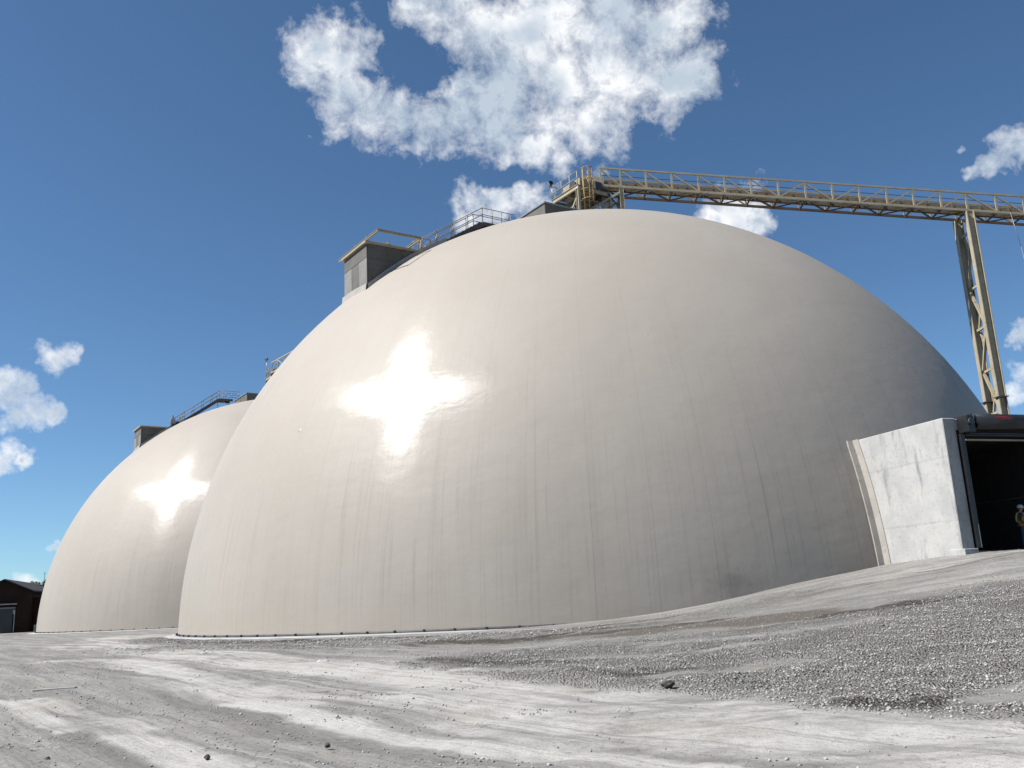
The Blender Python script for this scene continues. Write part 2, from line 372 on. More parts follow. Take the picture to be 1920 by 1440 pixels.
# crushed stone
m, nt = new_mat('stone')
geo = nt.n('ShaderNodeNewGeometry')
rnd = geo.outputs['Random Per Island']
c = nt.mix(nt.ramp(rnd, 0.0, 1.0, smooth=False), (0.20, 0.195, 0.187), (0.52, 0.51, 0.495))
c = nt.mix(nt.math('MULTIPLY', nt.ramp(nt.noise(geo.outputs['Position'], 20.0, 4.0), 0.4, 0.7), 0.5), c, (0.34, 0.325, 0.30))
finish(nt, pbsdf(nt, c, 0.9, spec=0.25).outputs[0])
speckled('stone_dark', (0.055, 0.052, 0.05), (0.09, 0.085, 0.08), 6.0, 0.9, 0.4)
speckled('stone_pale', (0.50, 0.495, 0.48), (0.38, 0.375, 0.36), 6.0, 0.9, 0.4)

# ------------------------------------------------------------------ builders
Z = Vector((0, 0, 1))
def V(*a): return Vector(a)

def top_of(o):
    while o.parent is not None: o = o.parent
    return o

class MB:
    """collects pieces of ONE mesh in world coordinates"""
    def __init__(self): self.v = []; self.f = []
    def add(self, vs, fs):
        k = len(self.v)
        self.v += [tuple(p) for p in vs]
        self.f += [tuple(i + k for i in f) for f in fs]
        return self
    def hexa(self, p):
        return self.add(p, [(0, 3, 2, 1), (4, 5, 6, 7), (0, 1, 5, 4), (1, 2, 6, 5), (2, 3, 7, 6), (3, 0, 4, 7)])
    def obox(self, c, ax, ay, az):
        c, ax, ay, az = Vector(c), Vector(ax), Vector(ay), Vector(az)
        return self.hexa([c - ax - ay - az, c + ax - ay - az, c + ax + ay - az, c - ax + ay - az,
                          c - ax - ay + az, c + ax - ay + az, c + ax + ay + az, c - ax + ay + az])
    def bar(self, p, q, w, h, up=Z):
        """box from p to q, w across, h along up"""
        p, q = Vector(p), Vector(q); a = (q - p)
        s = a.cross(up)
        if s.length < 1e-6: s = a.cross(V(1, 0, 0))
        s.normalize(); u = s.cross(a).normalized()
        return self.obox((p + q) / 2, a / 2, s * w / 2, u * h / 2)
    def ibeam(self, p, q, depth, flange, t, dirv):
        """I section whose depth runs along dirv"""
        p, q = Vector(p), Vector(q); a = (q - p).normalized()
        dv = (Vector(dirv) - a * a.dot(Vector(dirv))).normalized(); s = a.cross(dv)
        m = (p + q) / 2; ha = (q - p) / 2
        self.obox(m, ha, s * t / 2, dv * (depth / 2 - t))
        for k in (-1, 1):
            self.obox(m + dv * k * (depth / 2 - t / 2), ha, s * flange / 2, dv * t / 2)
        return self
    def tube(self, p, q, r, n=8, r2=None):
        p, q = Vector(p), Vector(q); a = (q - p).normalized(); r2 = r if r2 is None else r2
        s = a.cross(Z if abs(a.z) < 0.9 else V(1, 0, 0)).normalized(); u = a.cross(s)
        vs = []
        for c, rr in ((p, r), (q, r2)):
            for i in range(n):
                t = 2 * math.pi * i / n
                vs.append(c + s * math.cos(t) * rr + u * math.sin(t) * rr)
        fs = [(i, (i + 1) % n, n + (i + 1) % n, n + i) for i in range(n)]
        fs += [tuple(range(n - 1, -1, -1)), tuple(range(n, 2 * n))]
        return self.add(vs, fs)
    def path(self, pts, r, n=7):
        pts = [Vector(p) for p in pts]
        for a, b in zip(pts[:-1], pts[1:]): self.tube(a, b, r, n)
        for p in pts[1:-1]: self.ball(p, r * 1.02, 6, 4)
        return self
    def ball(self, c, r, n=10, m=6, sx=1, sy=1, sz=1):
        c = Vector(c); vs = [c + V(0, 0, -r * sz)]
        for j in range(1, m):
            ph = -math.pi / 2 + math.pi * j / m
            for i in range(n):
                t = 2 * math.pi * i / n
                vs.append(c + V(r * sx * math.cos(ph) * math.cos(t), r * sy * math.cos(ph) * math.sin(t), r * sz * math.sin(ph)))
        vs.append(c + V(0, 0, r * sz)); e = len(vs) - 1
        fs = [(0, 1 + (i + 1) % n, 1 + i) for i in range(n)]
        for j in range(m - 2):
            b = 1 + j * n
            fs += [(b + i, b + (i + 1) % n, b + n + (i + 1) % n, b + n + i) for i in range(n)]
        b = 1 + (m - 2) * n
        fs += [(b + i, b + (i + 1) % n, e) for i in range(n)]
        return self.add(vs, fs)
    def prism(self, poly, ext):
        ext = Vector(ext); n = len(poly); poly = [Vector(p) for p in poly]
        vs = poly + [p + ext for p in poly]
        fs = [tuple(range(n - 1, -1, -1)), tuple(range(n, 2 * n))]
        fs += [(i, (i + 1) % n, n + (i + 1) % n, n + i) for i in range(n)]
        return self.add(vs, fs)
    def build(self, name, mat, parent=None, smooth=False, origin=None, bevel=0.0, recalc=True):
        if parent is not None: o0 = Vector(top_of(parent).location)
        elif origin is not None: o0 = Vector(origin)
        else:
            a = np.array(self.v); o0 = V(*( (a.min(0)[:2] + a.max(0)[:2]) / 2), a[:, 2].min())
        me = bpy.data.meshes.new(name)
        me.from_pydata([(p[0] - o0.x, p[1] - o0.y, p[2] - o0.z) for p in self.v], [], self.f)
        if recalc:
            import bmesh
            bm = bmesh.new(); bm.from_mesh(me); bmesh.ops.recalc_face_normals(bm, faces=bm.faces); bm.to_mesh(me); bm.free()
        if smooth: me.polygons.foreach_set('use_smooth', [True] * len(me.polygons))
        me.materials.append(MATS[mat])
        ob = bpy.data.objects.new(name, me); COL.objects.link(ob)
        if parent is not None: ob.parent = parent
        else: ob.location = o0
        if bevel:
            b = ob.modifiers.new('bevel', 'BEVEL'); b.width = bevel; b.segments = 1; b.limit_method = 'ANGLE'
        return ob

def tag(o, label, category, group=None):
    o['label'] = label; o['category'] = category
    if group: o['group'] = group
    return o
def thing(name, label, category, loc, group=None):
    o = bpy.data.objects.new(name, None); COL.objects.link(o); o.location = loc
    o.empty_display_size = 0.3
    return tag(o, label, category, group)

# numpy value noise for terrain and scatter
_tab = np.random.default_rng(3).random((256, 256))
def vnoise(x, y):
    xi = np.floor(x).astype(int); yi = np.floor(y).astype(int); fx = x - xi; fy = y - yi
    fx = fx * fx * (3 - 2 * fx); fy = fy * fy * (3 - 2 * fy)
    a = _tab[xi & 255, yi & 255]; b = _tab[(xi + 1) & 255, yi & 255]
    c = _tab[xi & 255, (yi + 1) & 255]; e = _tab[(xi + 1) & 255, (yi + 1) & 255]
    return (a * (1 - fx) + b * fx) * (1 - fy) + (c * (1 - fx) + e * fx) * fy - 0.5
def fbm(x, y, o=4):
    s = 0; a = 1.0
    for k in range(o):
        s = s + a * vnoise(x * 2 ** k + 17 * k, y * 2 ** k + 5 * k); a *= 0.5
    return s

# ------------------------------------------------------------------ terrain
CN = V(5.354, 63.809, -0.2916)
CF = V(-28.328, 113.378, -0.2916)
def sst(a, b, x):
    t = np.clip((x - a) / (b - a), 0, 1); return t * t * (3 - 2 * t)
def zg(x, y):
    """yard level: flat apron round the domes, dips towards the camera, ramp up to the tunnel mouth"""
    x = np.asarray(x, float); y = np.asarray(y, float)
    base = -0.05 - 0.35 * (1 - sst(9, 30, y))
    rx = np.zeros_like(x)
    for dd in (-1.2, -.6, 0, .6, 1.2):
        rx = rx + np.interp(x + dd, [-4, 0.4, 3.5, 6.6, 10.6, 14.9, 16.8, 19, 60], [0, .06, .2, .5, 1.13, 1.74, 2.02, 2.03, 2.03]) / 5
    ry = sst(6, 37, y) * .55 + np.clip((y - 8) / 27, 0, 1) * .45
    back = 1 - sst(60, 95, y)
    return base + rx * ry * back + 0.05 * ry * sst(0, 10, x)

def seg_dist(x, y, pts):
    dmin = np.full(x.shape, 1e9)
    for (ax, ay), (bx, by) in zip(pts[:-1], pts[1:]):
        dx, dy = bx - ax, by - ay
        t = np.clip(((x - ax) * dx + (y - ay) * dy) / (dx * dx + dy * dy), 0, 1)
        dmin = np.minimum(dmin, np.hypot(x - ax - t * dx, y - ay - t * dy))
    return dmin
def in_poly(x, y, poly):
    ins = np.zeros(x.shape, bool); n = len(poly)
    for i in range(n):
        ax, ay = poly[i]; bx, by = poly[(i + 1) % n]
        c = ((ay > y) != (by > y)) & (x < (bx - ax) * (y - ay) / (by - ay + 1e-12) + ax)
        ins ^= c
    return ins
GRAVEL_BED = [[-2.95, 21.93], [0.21, 23.92], [3.56, 23.84], [6.95, 23.89], [10.36, 25.47], [13.68, 25.65], [14.5, 20], [9.5, 12], [5.26, 9.9], [4.74, 10.7], [3.7, 11.7], [3.13, 13.65], [2.08, 14.8], [1.0, 15.9], [-0.26, 17.1], [-2.14, 20.4]]
BERM = [[-20.5, 53], [-18.4, 47.5], [-15.0, 42.6], [-10.88, 37.0], [-6.71, 34.6], [-3.31, 33.9], [-0.58, 32.4], [1.5, 31.2]]
WHITE = [([[-14.34, 29.16], [-12.1, 28.51], [-8.17, 22.25], [-4.89, 17.27], [-3.71, 15.56]], .62, .72),
         ([[-4.95, 16.22], [-3.43, 14.38], [-1.98, 12.3], [-0.86, 10.99], [0.03, 10.09], [0.79, 9.41], [2, 8]], .30, 1.0),
         ([[-5.31, 12.63], [-4.49, 11.79], [-3.85, 10.89], [-3.24, 9.95], [-2.4, 8.6]], .28, 1.0),
         ([[-9.34, 18.06], [-7.37, 15.81], [-5.36, 13.08]], .32, .7),
         ([[-19.35, 42.7], [-11.8, 32.04], [-7.44, 25.73], [-5.4, 22.63], [-2.52, 19.93], [-0.33, 15.36]], 1.25, .72),
         ([[-10.21, 18.53], [-8.74, 16.72], [-6.4, 13.4]], .2, .8),
         ([[-0.5, 16.2], [0.6, 14.0], [1.6, 12.2], [3.0, 10.4], [5.2, 8.2]], 2.0, .66),
         ([[6.6, 29.5], [10, 30.5], [14, 32.5], [18, 33.2]], 1.6, .36), ([[-26, 62], [-20, 44]], 2.0, .6)]
SOIL = [([[-2.5, 28.6], [-0.37, 27.9], [1.8, 27.4], [3.95, 26.5], [6.04, 25.8], [7.6, 25.2]], 1.1, 1.0), ([[0.0, 30.6], [3, 29.0], [5.5, 28.0]], .5, .55),
        ([[5.5, 24.4], [8.33, 24.1], [10.5, 24.3]], .7, .62), ([[3.87, 12.32], [4.36, 12.0], [4.82, 11.99]], .35, .75), ([[-19.5, 50.5], [-15.2, 42.9], [-10.88, 37.2], [-6.71, 34.9], [-3.31, 34.1]], .8, .62),
        ([[-2.4, 21.9], [-1.0, 21.2], [0.6, 20.4]], .5, .62), ([[0.6, 18.6], [2.2, 17.6], [3.2, 16.9]], .5, .55), ([[-3.0, 34.3], [1.5, 32.2], [5, 31.6]], .8, .45), ([[11, 29.6], [17.5, 32.2]], .6, .48), ([[9, 19], [12, 21]], .8, .40)]
CLEAR = [([[2.4, 16.9], [3.26, 16.62], [3.88, 16.88], [4.8, 17.2]], .32), ([[0.8, 20.9], [3.0, 20.2], [5.0, 20.4]], .35), ([[-1.2, 19.8], [0.2, 18.9]], .28), ([[5.6, 11.9], [6.6, 12.6]], .3), ([[3.0, 22.4], [6.0, 22.2], [8.0, 22.6]], .45)]
def masks(x, y):
    inside = in_poly(x, y, GRAVEL_BED)
    dp = seg_dist(x, y, GRAVEL_BED + GRAVEL_BED[:1])
    g = np.where(inside, 0.5 + np.clip(dp / 2.0, 0, .5), 0.5 - np.clip(dp / 1.2, 0, .5))
    g = np.maximum(g, 1.0 * np.clip(1.3 - seg_dist(x, y, BERM) / 1.9, 0, 1))
    g = np.maximum(g, .62 * np.clip(1.3 - seg_dist(x, y, [[-14, 37], [-7, 32], [-1, 28.5], [4, 29.5], [9, 31.5]]) / 3.2, 0, 1))
    for pts, wd in CLEAR: g = g - .75 * np.clip(1.3 - seg_dist(x, y, pts) / (wd * 1.6), 0, 1)
    bf = np.hypot(x - CF.x, y - CF.y); g = np.maximum(g, 0.7 * np.clip(1.2 - np.abs(bf - 29.5) / 1.6, 0, 1))
    du = np.full(x.shape, 0.10)
    for pts, wd, s in WHITE: du = np.maximum(du, s * np.clip(1.35 - seg_dist(x, y, pts) / (wd * 1.5), 0, 1))
    so = np.zeros(x.shape)
    for pts, wd, s in SOIL: so = np.maximum(so, s * np.clip(1.35 - seg_dist(x, y, pts) / (wd * 1.5), 0, 1))
    return g, du, so

front = np.arange(-52, 52.01, 0.24)
ang = np.radians(np.concatenate([front, np.arange(58, 306, 6.0)]))
rad = np.concatenate([[2.0, 3.5, 5.0], 6.0 * 1.0125 ** np.arange(0, 250), 6.0 * 1.0125 ** 249 * 1.06 ** np.arange(1, 58)])
A, Rr = np.meshgrid(ang, rad, indexing='ij')
gx = (np.sin(A) * Rr).ravel(); gy = (np.cos(A) * Rr).ravel()
gz = zg(gx, gy)
mg, md, ms = masks(gx, gy)
near = np.clip(1.4 - Rr.ravel() / 90, 0, 1)
rough_amt = (0.035 + 0.05 * np.clip(mg * 1.6 - .5, 0, 1)) * near
gz = gz + fbm(gx * 0.35, gy * 0.35, 3) * 0.10 * near + fbm(gx * 1.7, gy * 1.7, 4) * rough_amt + fbm(gx * 7, gy * 7, 2) * rough_amt * .35
for C_ in (CN, CF):                                     # keep the apron just under the kerb of each dome
    rr = np.hypot(gx - C_.x, gy - C_.y)
    k = sst(30.5, 28.0, rr) if False else 1 - sst(27.9, 30.5, rr)
    flat = np.maximum(zg(gx, gy), -0.06) if C_ is CN else np.full(gx.shape, -0.06)
    gz = gz * (1 - k) + (flat + (gz - zg(gx, gy)) * 0.35) * k
na, nr = len(ang), len(rad)
idx = np.arange(na * nr).reshape(na, nr)
i2 = np.roll(idx, -1, axis=0)
quads = np.stack([idx[:, :-1], i2[:, :-1], i2[:, 1:], idx[:, 1:]], -1).reshape(-1, 4)[:, ::-1]
centre = na * nr
gverts = np.concatenate([np.stack([gx, gy, gz], 1), [[0, 0, float(zg(0.0, 0.0))]]])
me = bpy.data.meshes.new('ground')
tris = [(centre, int(i2[i, 0]), int(idx[i, 0])) for i in range(na)]
me.vertices.add(len(gverts)); me.vertices.foreach_set('co', gverts.ravel())
nl = quads.size + 3 * len(tris)
me.loops.add(nl)
me.loops.foreach_set('vertex_index', np.concatenate([quads.ravel(), np.array(tris)[:, ::-1].ravel()]).astype(np.int32))
starts = np.concatenate([np.arange(len(quads)) * 4, quads.size + np.arange(len(tris)) * 3]).astype(np.int32)
me.polygons.add(len(starts)); me.polygons.foreach_set('loop_start', starts)
me.update(calc_edges=True)
me.validate()
for nm, arr, dflt in (('gravel', mg, 0), ('dust', md, 0.3), ('soil', ms, 0)):
    at = me.attributes.new(nm, 'FLOAT', 'POINT'); at.data.foreach_set('value', np.append(arr, dflt).astype(np.float32))
me.polygons.foreach_set('use_smooth', [True] * len(me.polygons))
me.materials.append(MATS['yard'])
ground = bpy.data.objects.new('ground', me); COL.objects.link(ground)
ground['kind'] = 'structure'; ground['label'] = 'pale limestone dust and gravel yard rising to the tunnel mouth'

# ------------------------------------------------------------------ domes
EL0 = math.asin(0.2916 / R_DOME)
_pw = np.random.default_rng(5).uniform(0.86, 1.14, N_PANEL); _pw = np.concatenate([[0], np.cumsum(_pw / _pw.sum() * 2 * math.pi)])
# tunnel frame: A points out of the dome, B to the right along the mouth
TE = V(16.38, 34.60, 0); TA = V(0.329, -0.9443, 0).normalized(); TB = V(0.9443, 0.329, 0).normalized()
T_W = 7.0; T_TOP = 7.08; T_WALL = 0.6; T_FLOOR = 2.03
def T(a, b, z): return TE + TA * a + TB * b + V(0, 0, z)

def panel_mesh(i, cut):
    a0, a1 = _pw[i], _pw[i + 1]; lip = 0.03
    rows = 48; cols = 5
    vs, ns, fs, sm = [], [], [], []
    def pt(a, e, r): 
        return (math.sin(a) * math.cos(e) * r, -math.cos(a) * math.cos(e) * r, math.sin(e) * r)
    els = [EL0 + (math.radians(89.3) - EL0) * k / rows for k in range(rows + 1)]
    def face(ids):
        if cut:
            c = np.mean([vs[q] for q in ids], axis=0) + np.array(CN)
            rel = Vector(c) - TE
            if 0.1 < rel.dot(TB) < T_W - 0.1 and c[2] < T_TOP - 0.1 and rel.dot(TA) > -12: return
        fs.append(ids)
    for e in els:
        for c in range(cols + 1):
            a = a0 + (a1 - a0) * c / cols
            vs.append(pt(a, e, R_DOME)); ns.append(pt(a, e, 1))
    w_ = cols + 1
    for r in range(rows):
        for c in range(cols):
            face((r * w_ + c, r * w_ + c + 1, (r + 1) * w_ + c + 1, (r + 1) * w_ + c))
    # welded overlap: a strip 5 cm wide standing proud of the skin along one edge
    k0 = len(vs)
    for e in els:
        da = lip / (R_DOME * max(math.cos(e), 0.02)) * (0.75 + 0.5 * random.random())
        wob = 0.012 * math.sin(e * 9 + i * 2.1) / R_DOME
        t = (math.cos(a0), math.sin(a0), 0)
        for a, rr, nn in ((a0 + wob, R_DOME - .004, -1), (a0 + wob, R_DOME + .0028, 0), (a0 + wob + da, R_DOME + .0028, 0), (a0 + wob + da, R_DOME - .004, 1)):
            vs.append(pt(a, e, rr)); q = pt(a, e, 1)
            ns.append(q if nn == 0 else tuple(q[j] * .99 + nn * t[j] * .09 for j in range(3)))
    for r in range(rows):
        b = k0 + r * 4
        for c in range(3): face((b + c, b + c + 1, b + c + 5, b + c + 4))
    me = bpy.data.meshes.new('membrane_panel')
    me.from_pydata(vs, [], fs)
    me.polygons.foreach_set('use_smooth', [True] * len(me.polygons))
    me.normals_split_custom_set_from_vertices([Vector(n).normalized() for n in ns])
    me.materials.append(MATS['membrane'])
    return me

def clamp_mesh():
    mb = MB()
    mb.obox((0, -0.05, 0.05), (0.045, 0, 0), (0, 0.035, 0), (0, 0, 0.035))
    mb.obox((0, -0.085, 0.03), (0.03, 0, 0), (0, 0.035, 0), (0, 0, 0.02))
    mb.tube((0, -0.085, 0.05), (0, -0.085, 0.105), 0.015, 6)
    mb.obox((0, -0.045, 0.095), (0.018, 0, 0), (0, 0.04, 0), (0, 0, 0.008))
    me = bpy.data.meshes.new('anchor_clamp'); me.from_pydata(mb.v, [], mb.f); me.materials.append(MATS['dark_steel'])
    return me
CLAMP = clamp_mesh()
PANELS = [panel_mesh(i, False) for i in range(N_PANEL)]

def make_dome(C_, label, cut, az_lo, az_hi):
    root = thing('storage_dome', label, 'dome', C_, 'storage domes in the yard')
    for i in range(N_PANEL):
        am = math.degrees((_pw[i] + _pw[i + 1]) / 2)
        me = PANELS[i]
        if cut and 8 < am < 45: me = panel_mesh(i, True)
        o = bpy.data.objects.new('membrane_panel', me); COL.objects.link(o); o.parent = root
    # base band: dark angle under the hem of the membrane
    mb = MB(); n = 220
    ring = []
    for i in range(n):
        a = 2 * math.pi * i / n; dx, dy = math.sin(a), -math.cos(a)
        ring.append([C_ + V(dx * r, dy * r, 0.2916 + z) for r, z in ((26.97, 0.0), (27.07, 0.0), (27.07, 0.035), (26.985, 0.10))])
    for i in range(n):
        p, q = ring[i], ring[(i + 1) % n]; k = len(mb.v)
        mb.v += [tuple(x) for x in p + q]
        mb.f += [(k, k + 1, k + 5, k + 4), (k + 1, k + 2, k + 6, k + 5), (k + 2, k + 3, k + 7, k + 6)]
    mb.build('base_band', 'dark_steel', root)
    mb = MB(); ring = []
    for i in range(n):
        a = 2 * math.pi * i / n; dx, dy = math.sin(a), -math.cos(a)
        ro = 27.68 + 0.06 * math.sin(i * 1.7) + 0.05 * math.sin(i * 0.6)
        ring.append([C_ + V(dx * r, dy * r, 0.2916 + z) for r, z in ((26.9, -0.004), (27.5, -0.012), (ro, -0.03), (ro + 0.02, -0.25))])
    for i in range(n):
        p, q = ring[i], ring[(i + 1) % n]; k = len(mb.v)
        mb.v += [tuple(x) for x in p + q]
        mb.f += [(k, k + 1, k + 5, k + 4), (k + 1, k + 2, k + 6, k + 5), (k + 2, k + 3, k + 7, k + 6)]
    mb.build('concrete_footing', 'concrete_kerb', root, smooth=True)
    step = 1.35 / 27.0; a = math.radians(az_lo)
    while a < math.radians(az_hi):
        o = bpy.data.objects.new('anchor_clamp', CLAMP); COL.objects.link(o); o.parent = root
        o.location = (math.sin(a) * 27.02, -math.cos(a) * 27.02, 0.2916); o.rotation_euler = (0, 0, a)
        a += step
    return root
dome_near = make_dome(CN, 'nearer and larger looking cream membrane dome with the conveyor above it', True, -92, 10)
dome_far = make_dome(CF, 'farther cream membrane dome on the left, partly hidden by the nearer one', False, -100, 30)

# ------------------------------------------------------------------ structures on the domes
ET = V(0.56203, -0.82712, 0); ER = V(-0.82712, -0.56203, 0)
def L(C_, r, t, z): return C_ + ER * r + ET * t + V(0, 0, z)
def surf(r, t): return math.sqrt(R_DOME ** 2 - r * r - t * t)

def lbox(mb, C_, r0, r1, t0, t1, z0, z1):
    return mb.obox(L(C_, (r0 + r1) / 2, (t0 + t1) / 2, (z0 + z1) / 2), ER * (r1 - r0) / 2, ET * (t1 - t0) / 2, Z * (z1 - z0) / 2)

def hatch_house(C_, label, r0, r1, t0, t1, ztop, frame):
    root = thing('hatch_house', label, 'roof house', L(C_, r1, (t0 + t1) / 2, surf(r1, t1)))
    zb = surf(r1, max(abs(t0), abs(t1))) - 0.6
    lbox(MB(), C_, r0, r1 - .06, t0 + .06, t1 - .003, zb, ztop - .004).build('wall', 'concrete_grey', root, bevel=.02)
    # cast panels of the outer face: a band on top, three bays below
    w_ = t1 - t0; zm = ztop - 0.85
    lbox(MB(), C_, r1 - .055, r1, t0, t1, zm, ztop - .01).build('panel', 'concrete_grey', root, bevel=.012)
    for k, (a, b, mt) in enumerate(((0, .34, 'concrete_pale'), (.345, .66, 'concrete_grey'), (.665, 1, 'concrete_pale'))):
        lbox(MB(), C_, r1 - .055, r1 - .012 * (k == 1), t0 + w_ * a, t0 + w_ * b, zb, zm - .012).build('panel', mt, root, bevel=.012)
    # side face facing the viewer: bays
    span = r1 - .07 - r0
    for k in range(2):
        lbox(MB(), C_, r0 + span * k / 2 + .01, r0 + span * (k + 1) / 2 - .01, t1, t1 + .03, zb, zm - .01 - .1 * k).build('panel', 'concrete_grey', root, bevel=.012)
    lbox(MB(), C_, r0, r1 - .07, t1, t1 + .03, zm + .01, ztop - .01).build('panel', 'concrete_grey', root, bevel=.012)
    # coated kerb where the walls meet the membrane
    mb = MB(); n = 14
    for side in (0, 1):
        prev = None
        for k in range(n + 1):
            if side == 0: r, t, nn = r1, t0 - .1 + (w_ + .22) * k / n, ER
            else: r, t, nn = r1 - (r1 - r0) * 1.25 * k / n, t1 + .03, ET
            base = L(C_, r, t, surf(r, t) - .15); top_ = L(C_, r, t, surf(r, t) + .28)
            cur = [base, base + nn * .14, top_ + nn * .09, top_]
            if prev:
                q = len(mb.v); mb.v += [tuple(x) for x in prev + cur]
                mb.f += [(q, q + 1, q + 5, q + 4), (q + 1, q + 2, q + 6, q + 5), (q + 2, q + 3, q + 7, q + 6)]
            prev = cur
    mb.build('coated_kerb', 'collar_coating', root)
    lbox(MB(), C_, r0 - .2, r1 + .16, t0 - .14, t1 + .16, ztop, ztop + .16).build('roof_slab', 'cream_steel', root, bevel=.015)
    if frame:
        zf = ztop + .24
        f0, f1, fr0 = frame
        for nm, p, q in (('frame_beam', (r1 + .03, f0), (r1 + .03, f1)), ('frame_beam', (r1 + .03, f1), (fr0, f1)), ('frame_beam', (fr0, f1), (fr0, t1 - .3)), ('frame_beam', (r1 - 1.4, f0 + .3), (r1 - 1.4, t1 + .2))):
            MB().ibeam(L(C_, *p, zf), L(C_, *q, zf), .15, .10, .02, Z).build(nm, 'cream_steel', root)
        for t in (t0 + .3, t0 + 1.5, t1 - .2):
            MB().bar(L(C_, r1 - .05, t, ztop + .16), L(C_, r1 - .05, t, zf + .35), .06, .06).build('stanchion', 'cream_steel', root)
        # a short ladder-like guard where the stair starts
        for t in (t1 - .6, t1 + .05):
            MB().path([L(C_, r0 + .9, t, ztop + .16), L(C_, r0 + .9, t, ztop + 1.0), L(C_, r0 + .05, t, ztop + 1.0), L(C_, r0 + .05, t, ztop + .16)], .03).build('guard', 'yellow_steel', root, smooth=True)
    return root

def rails(root, pts, post_at, h=1.0, r=.027, mat='rail_steel', posts=True):
    """top rail and mid rail following pts (feet of the posts), posts at given fractions"""
    for nm, k in (('top_rail', 1.0), ('mid_rail', .52)):
        MB().path([Vector(p) + Z * h * k for p in pts], r).build(nm, mat, root, smooth=True)
    for p in post_at:
        MB().tube(Vector(p), Vector(p) + Z * h, r * 1.05, 7).build('post', mat, root, smooth=True)

def stairway(C_, label, ta, tb, r0, z0, r1, z1, r2, rail_h=.98):
    root = thing('stairway', label, 'stairs', L(C_, r0, (ta + tb) / 2, z0))
    for t in (ta, tb):
        MB().bar(L(C_, r0 + .5, t, z0 - .33 - .16), L(C_, r1, t, z1 - .16), .07, .30).build('stringer', 'brown_steel', root)
    n = max(6, int((z1 - z0) / .2)); 
    for k in range(n):
        f = (k + .5) / n
        lbox(MB(), C_, r0 + (r1 - r0) * f - .14, r0 + (r1 - r0) * f + .14, ta + .04, tb - .04, z0 + (z1 - z0) * (k + .6) / n - .04, z0 + (z1 - z0) * (k + .6) / n).build('tread', 'brown_steel', root)
    lbox(MB(), C_, r2, r1 + .02, ta + .04, tb - .04, z1 - .06, z1 - .01).build('landing_deck', 'brown_steel', root)
    for t in (ta, tb):
        MB().bar(L(C_, r1 - .003, t, z1 - .14), L(C_, r2, t, z1 - .14), .075, .26).build('landing_beam', 'brown_steel', root)
        off = 0 if t == tb else .5
        pts = [L(C_, r0, t, z0), L(C_, r1, t, z1), L(C_, r2 - .9, t, z1)]
        ps = []
        m_ = int(round((r0 - r1) / 1.05))
        for k in range(m_ + 1):
            f = min(1, (k + off) / m_)
            ps.append(L(C_, r0 + (r1 - r0) * f, t, z0 + (z1 - z0) * f))
        ll = r1 - r2 + .9
        for k in range(1, int(ll / .75) + 1): ps.append(L(C_, r1 - .75 * k, t, z1 - .1))
        rails(root, pts, ps, rail_h)
    # bracket under the landing
    MB().path([L(C_, r1 - .1, tb - .05, z1 - .25), L(C_, r2 + .15, tb - .05, surf(r2, tb) + .02)], .035).build('bracket', 'galvanised', root, smooth=True)
    MB().path([L(C_, r1 - .1, ta + .05, z1 - .25), L(C_, r1 - .1, ta + .05, surf(r1, ta))], .035).build('bracket', 'galvanised', root, smooth=True)
    return root

def apex_house(C_, label, r0, r1, t0, t1, ztop, guard):
    root = thing('apex_house', label, 'roof house', L(C_, (r0 + r1) / 2, (t0 + t1) / 2, 25.6))
    lbox(MB(), C_, r0, r1, t0, t1, 25.6, ztop - .12).build('wall', 'concrete_grey', root, bevel=.02)
    lbox(MB(), C_, r0 - .08, r1 + .08, t0 - .08, t1 + .08, ztop - .118, ztop).build('roof_slab', 'roof_metal', root, bevel=.015)
    if guard:
        g0, g1, tt, tback = guard
        pts = [L(C_, g1, tback, ztop), L(C_, g1, tt, ztop), L(C_, g0, tt, ztop)]
        ps = [L(C_, g1, tt + (tback - tt) * k / 3, ztop) for k in range(4)] + [L(C_, g1 + (g0 - g1) * k / 4, tt, ztop) for k in range(1, 5)]
        rails(root, pts, ps, 1.02, mat='rail_steel')
    return root

def floodlight(C_, label, r, t, z, h, aim):
    p = L(C_, r, t, z); root = thing('floodlight', label, 'floodlight', p, 'floodlights on the conveyor heads')
    MB().tube(p, p + Z * h, .035, 7).build('pole', 'galvanised', root, smooth=True)
    a = Vector(aim).normalized(); s = a.cross(Z).normalized(); u = s.cross(a)
    c = p + Z * (h + .14) + a * .05
    head = MB().hexa([c - a * .16 - s * .14 - u * .12, c + a * .16 - s * .22 - u * .18, c + a * .16 + s * .22 - u * .18, c - a * .16 + s * .14 - u * .12,
                      c - a * .16 - s * .14 + u * .12, c + a * .16 - s * .22 + u * .18, c + a * .16 + s * .22 + u * .18, c - a * .16 + s * .14 + u * .12]).build('lamp_head', 'black_paint', root, bevel=.02)
    MB().obox(c + a * .165, a * .01, s * .19, u * .15).build('lens', 'lens_glass', head)
    MB().path([p + Z * h - s * .2, c - s * .26, c - s * .2], .02).build('yoke', 'black_paint', root)
    return root

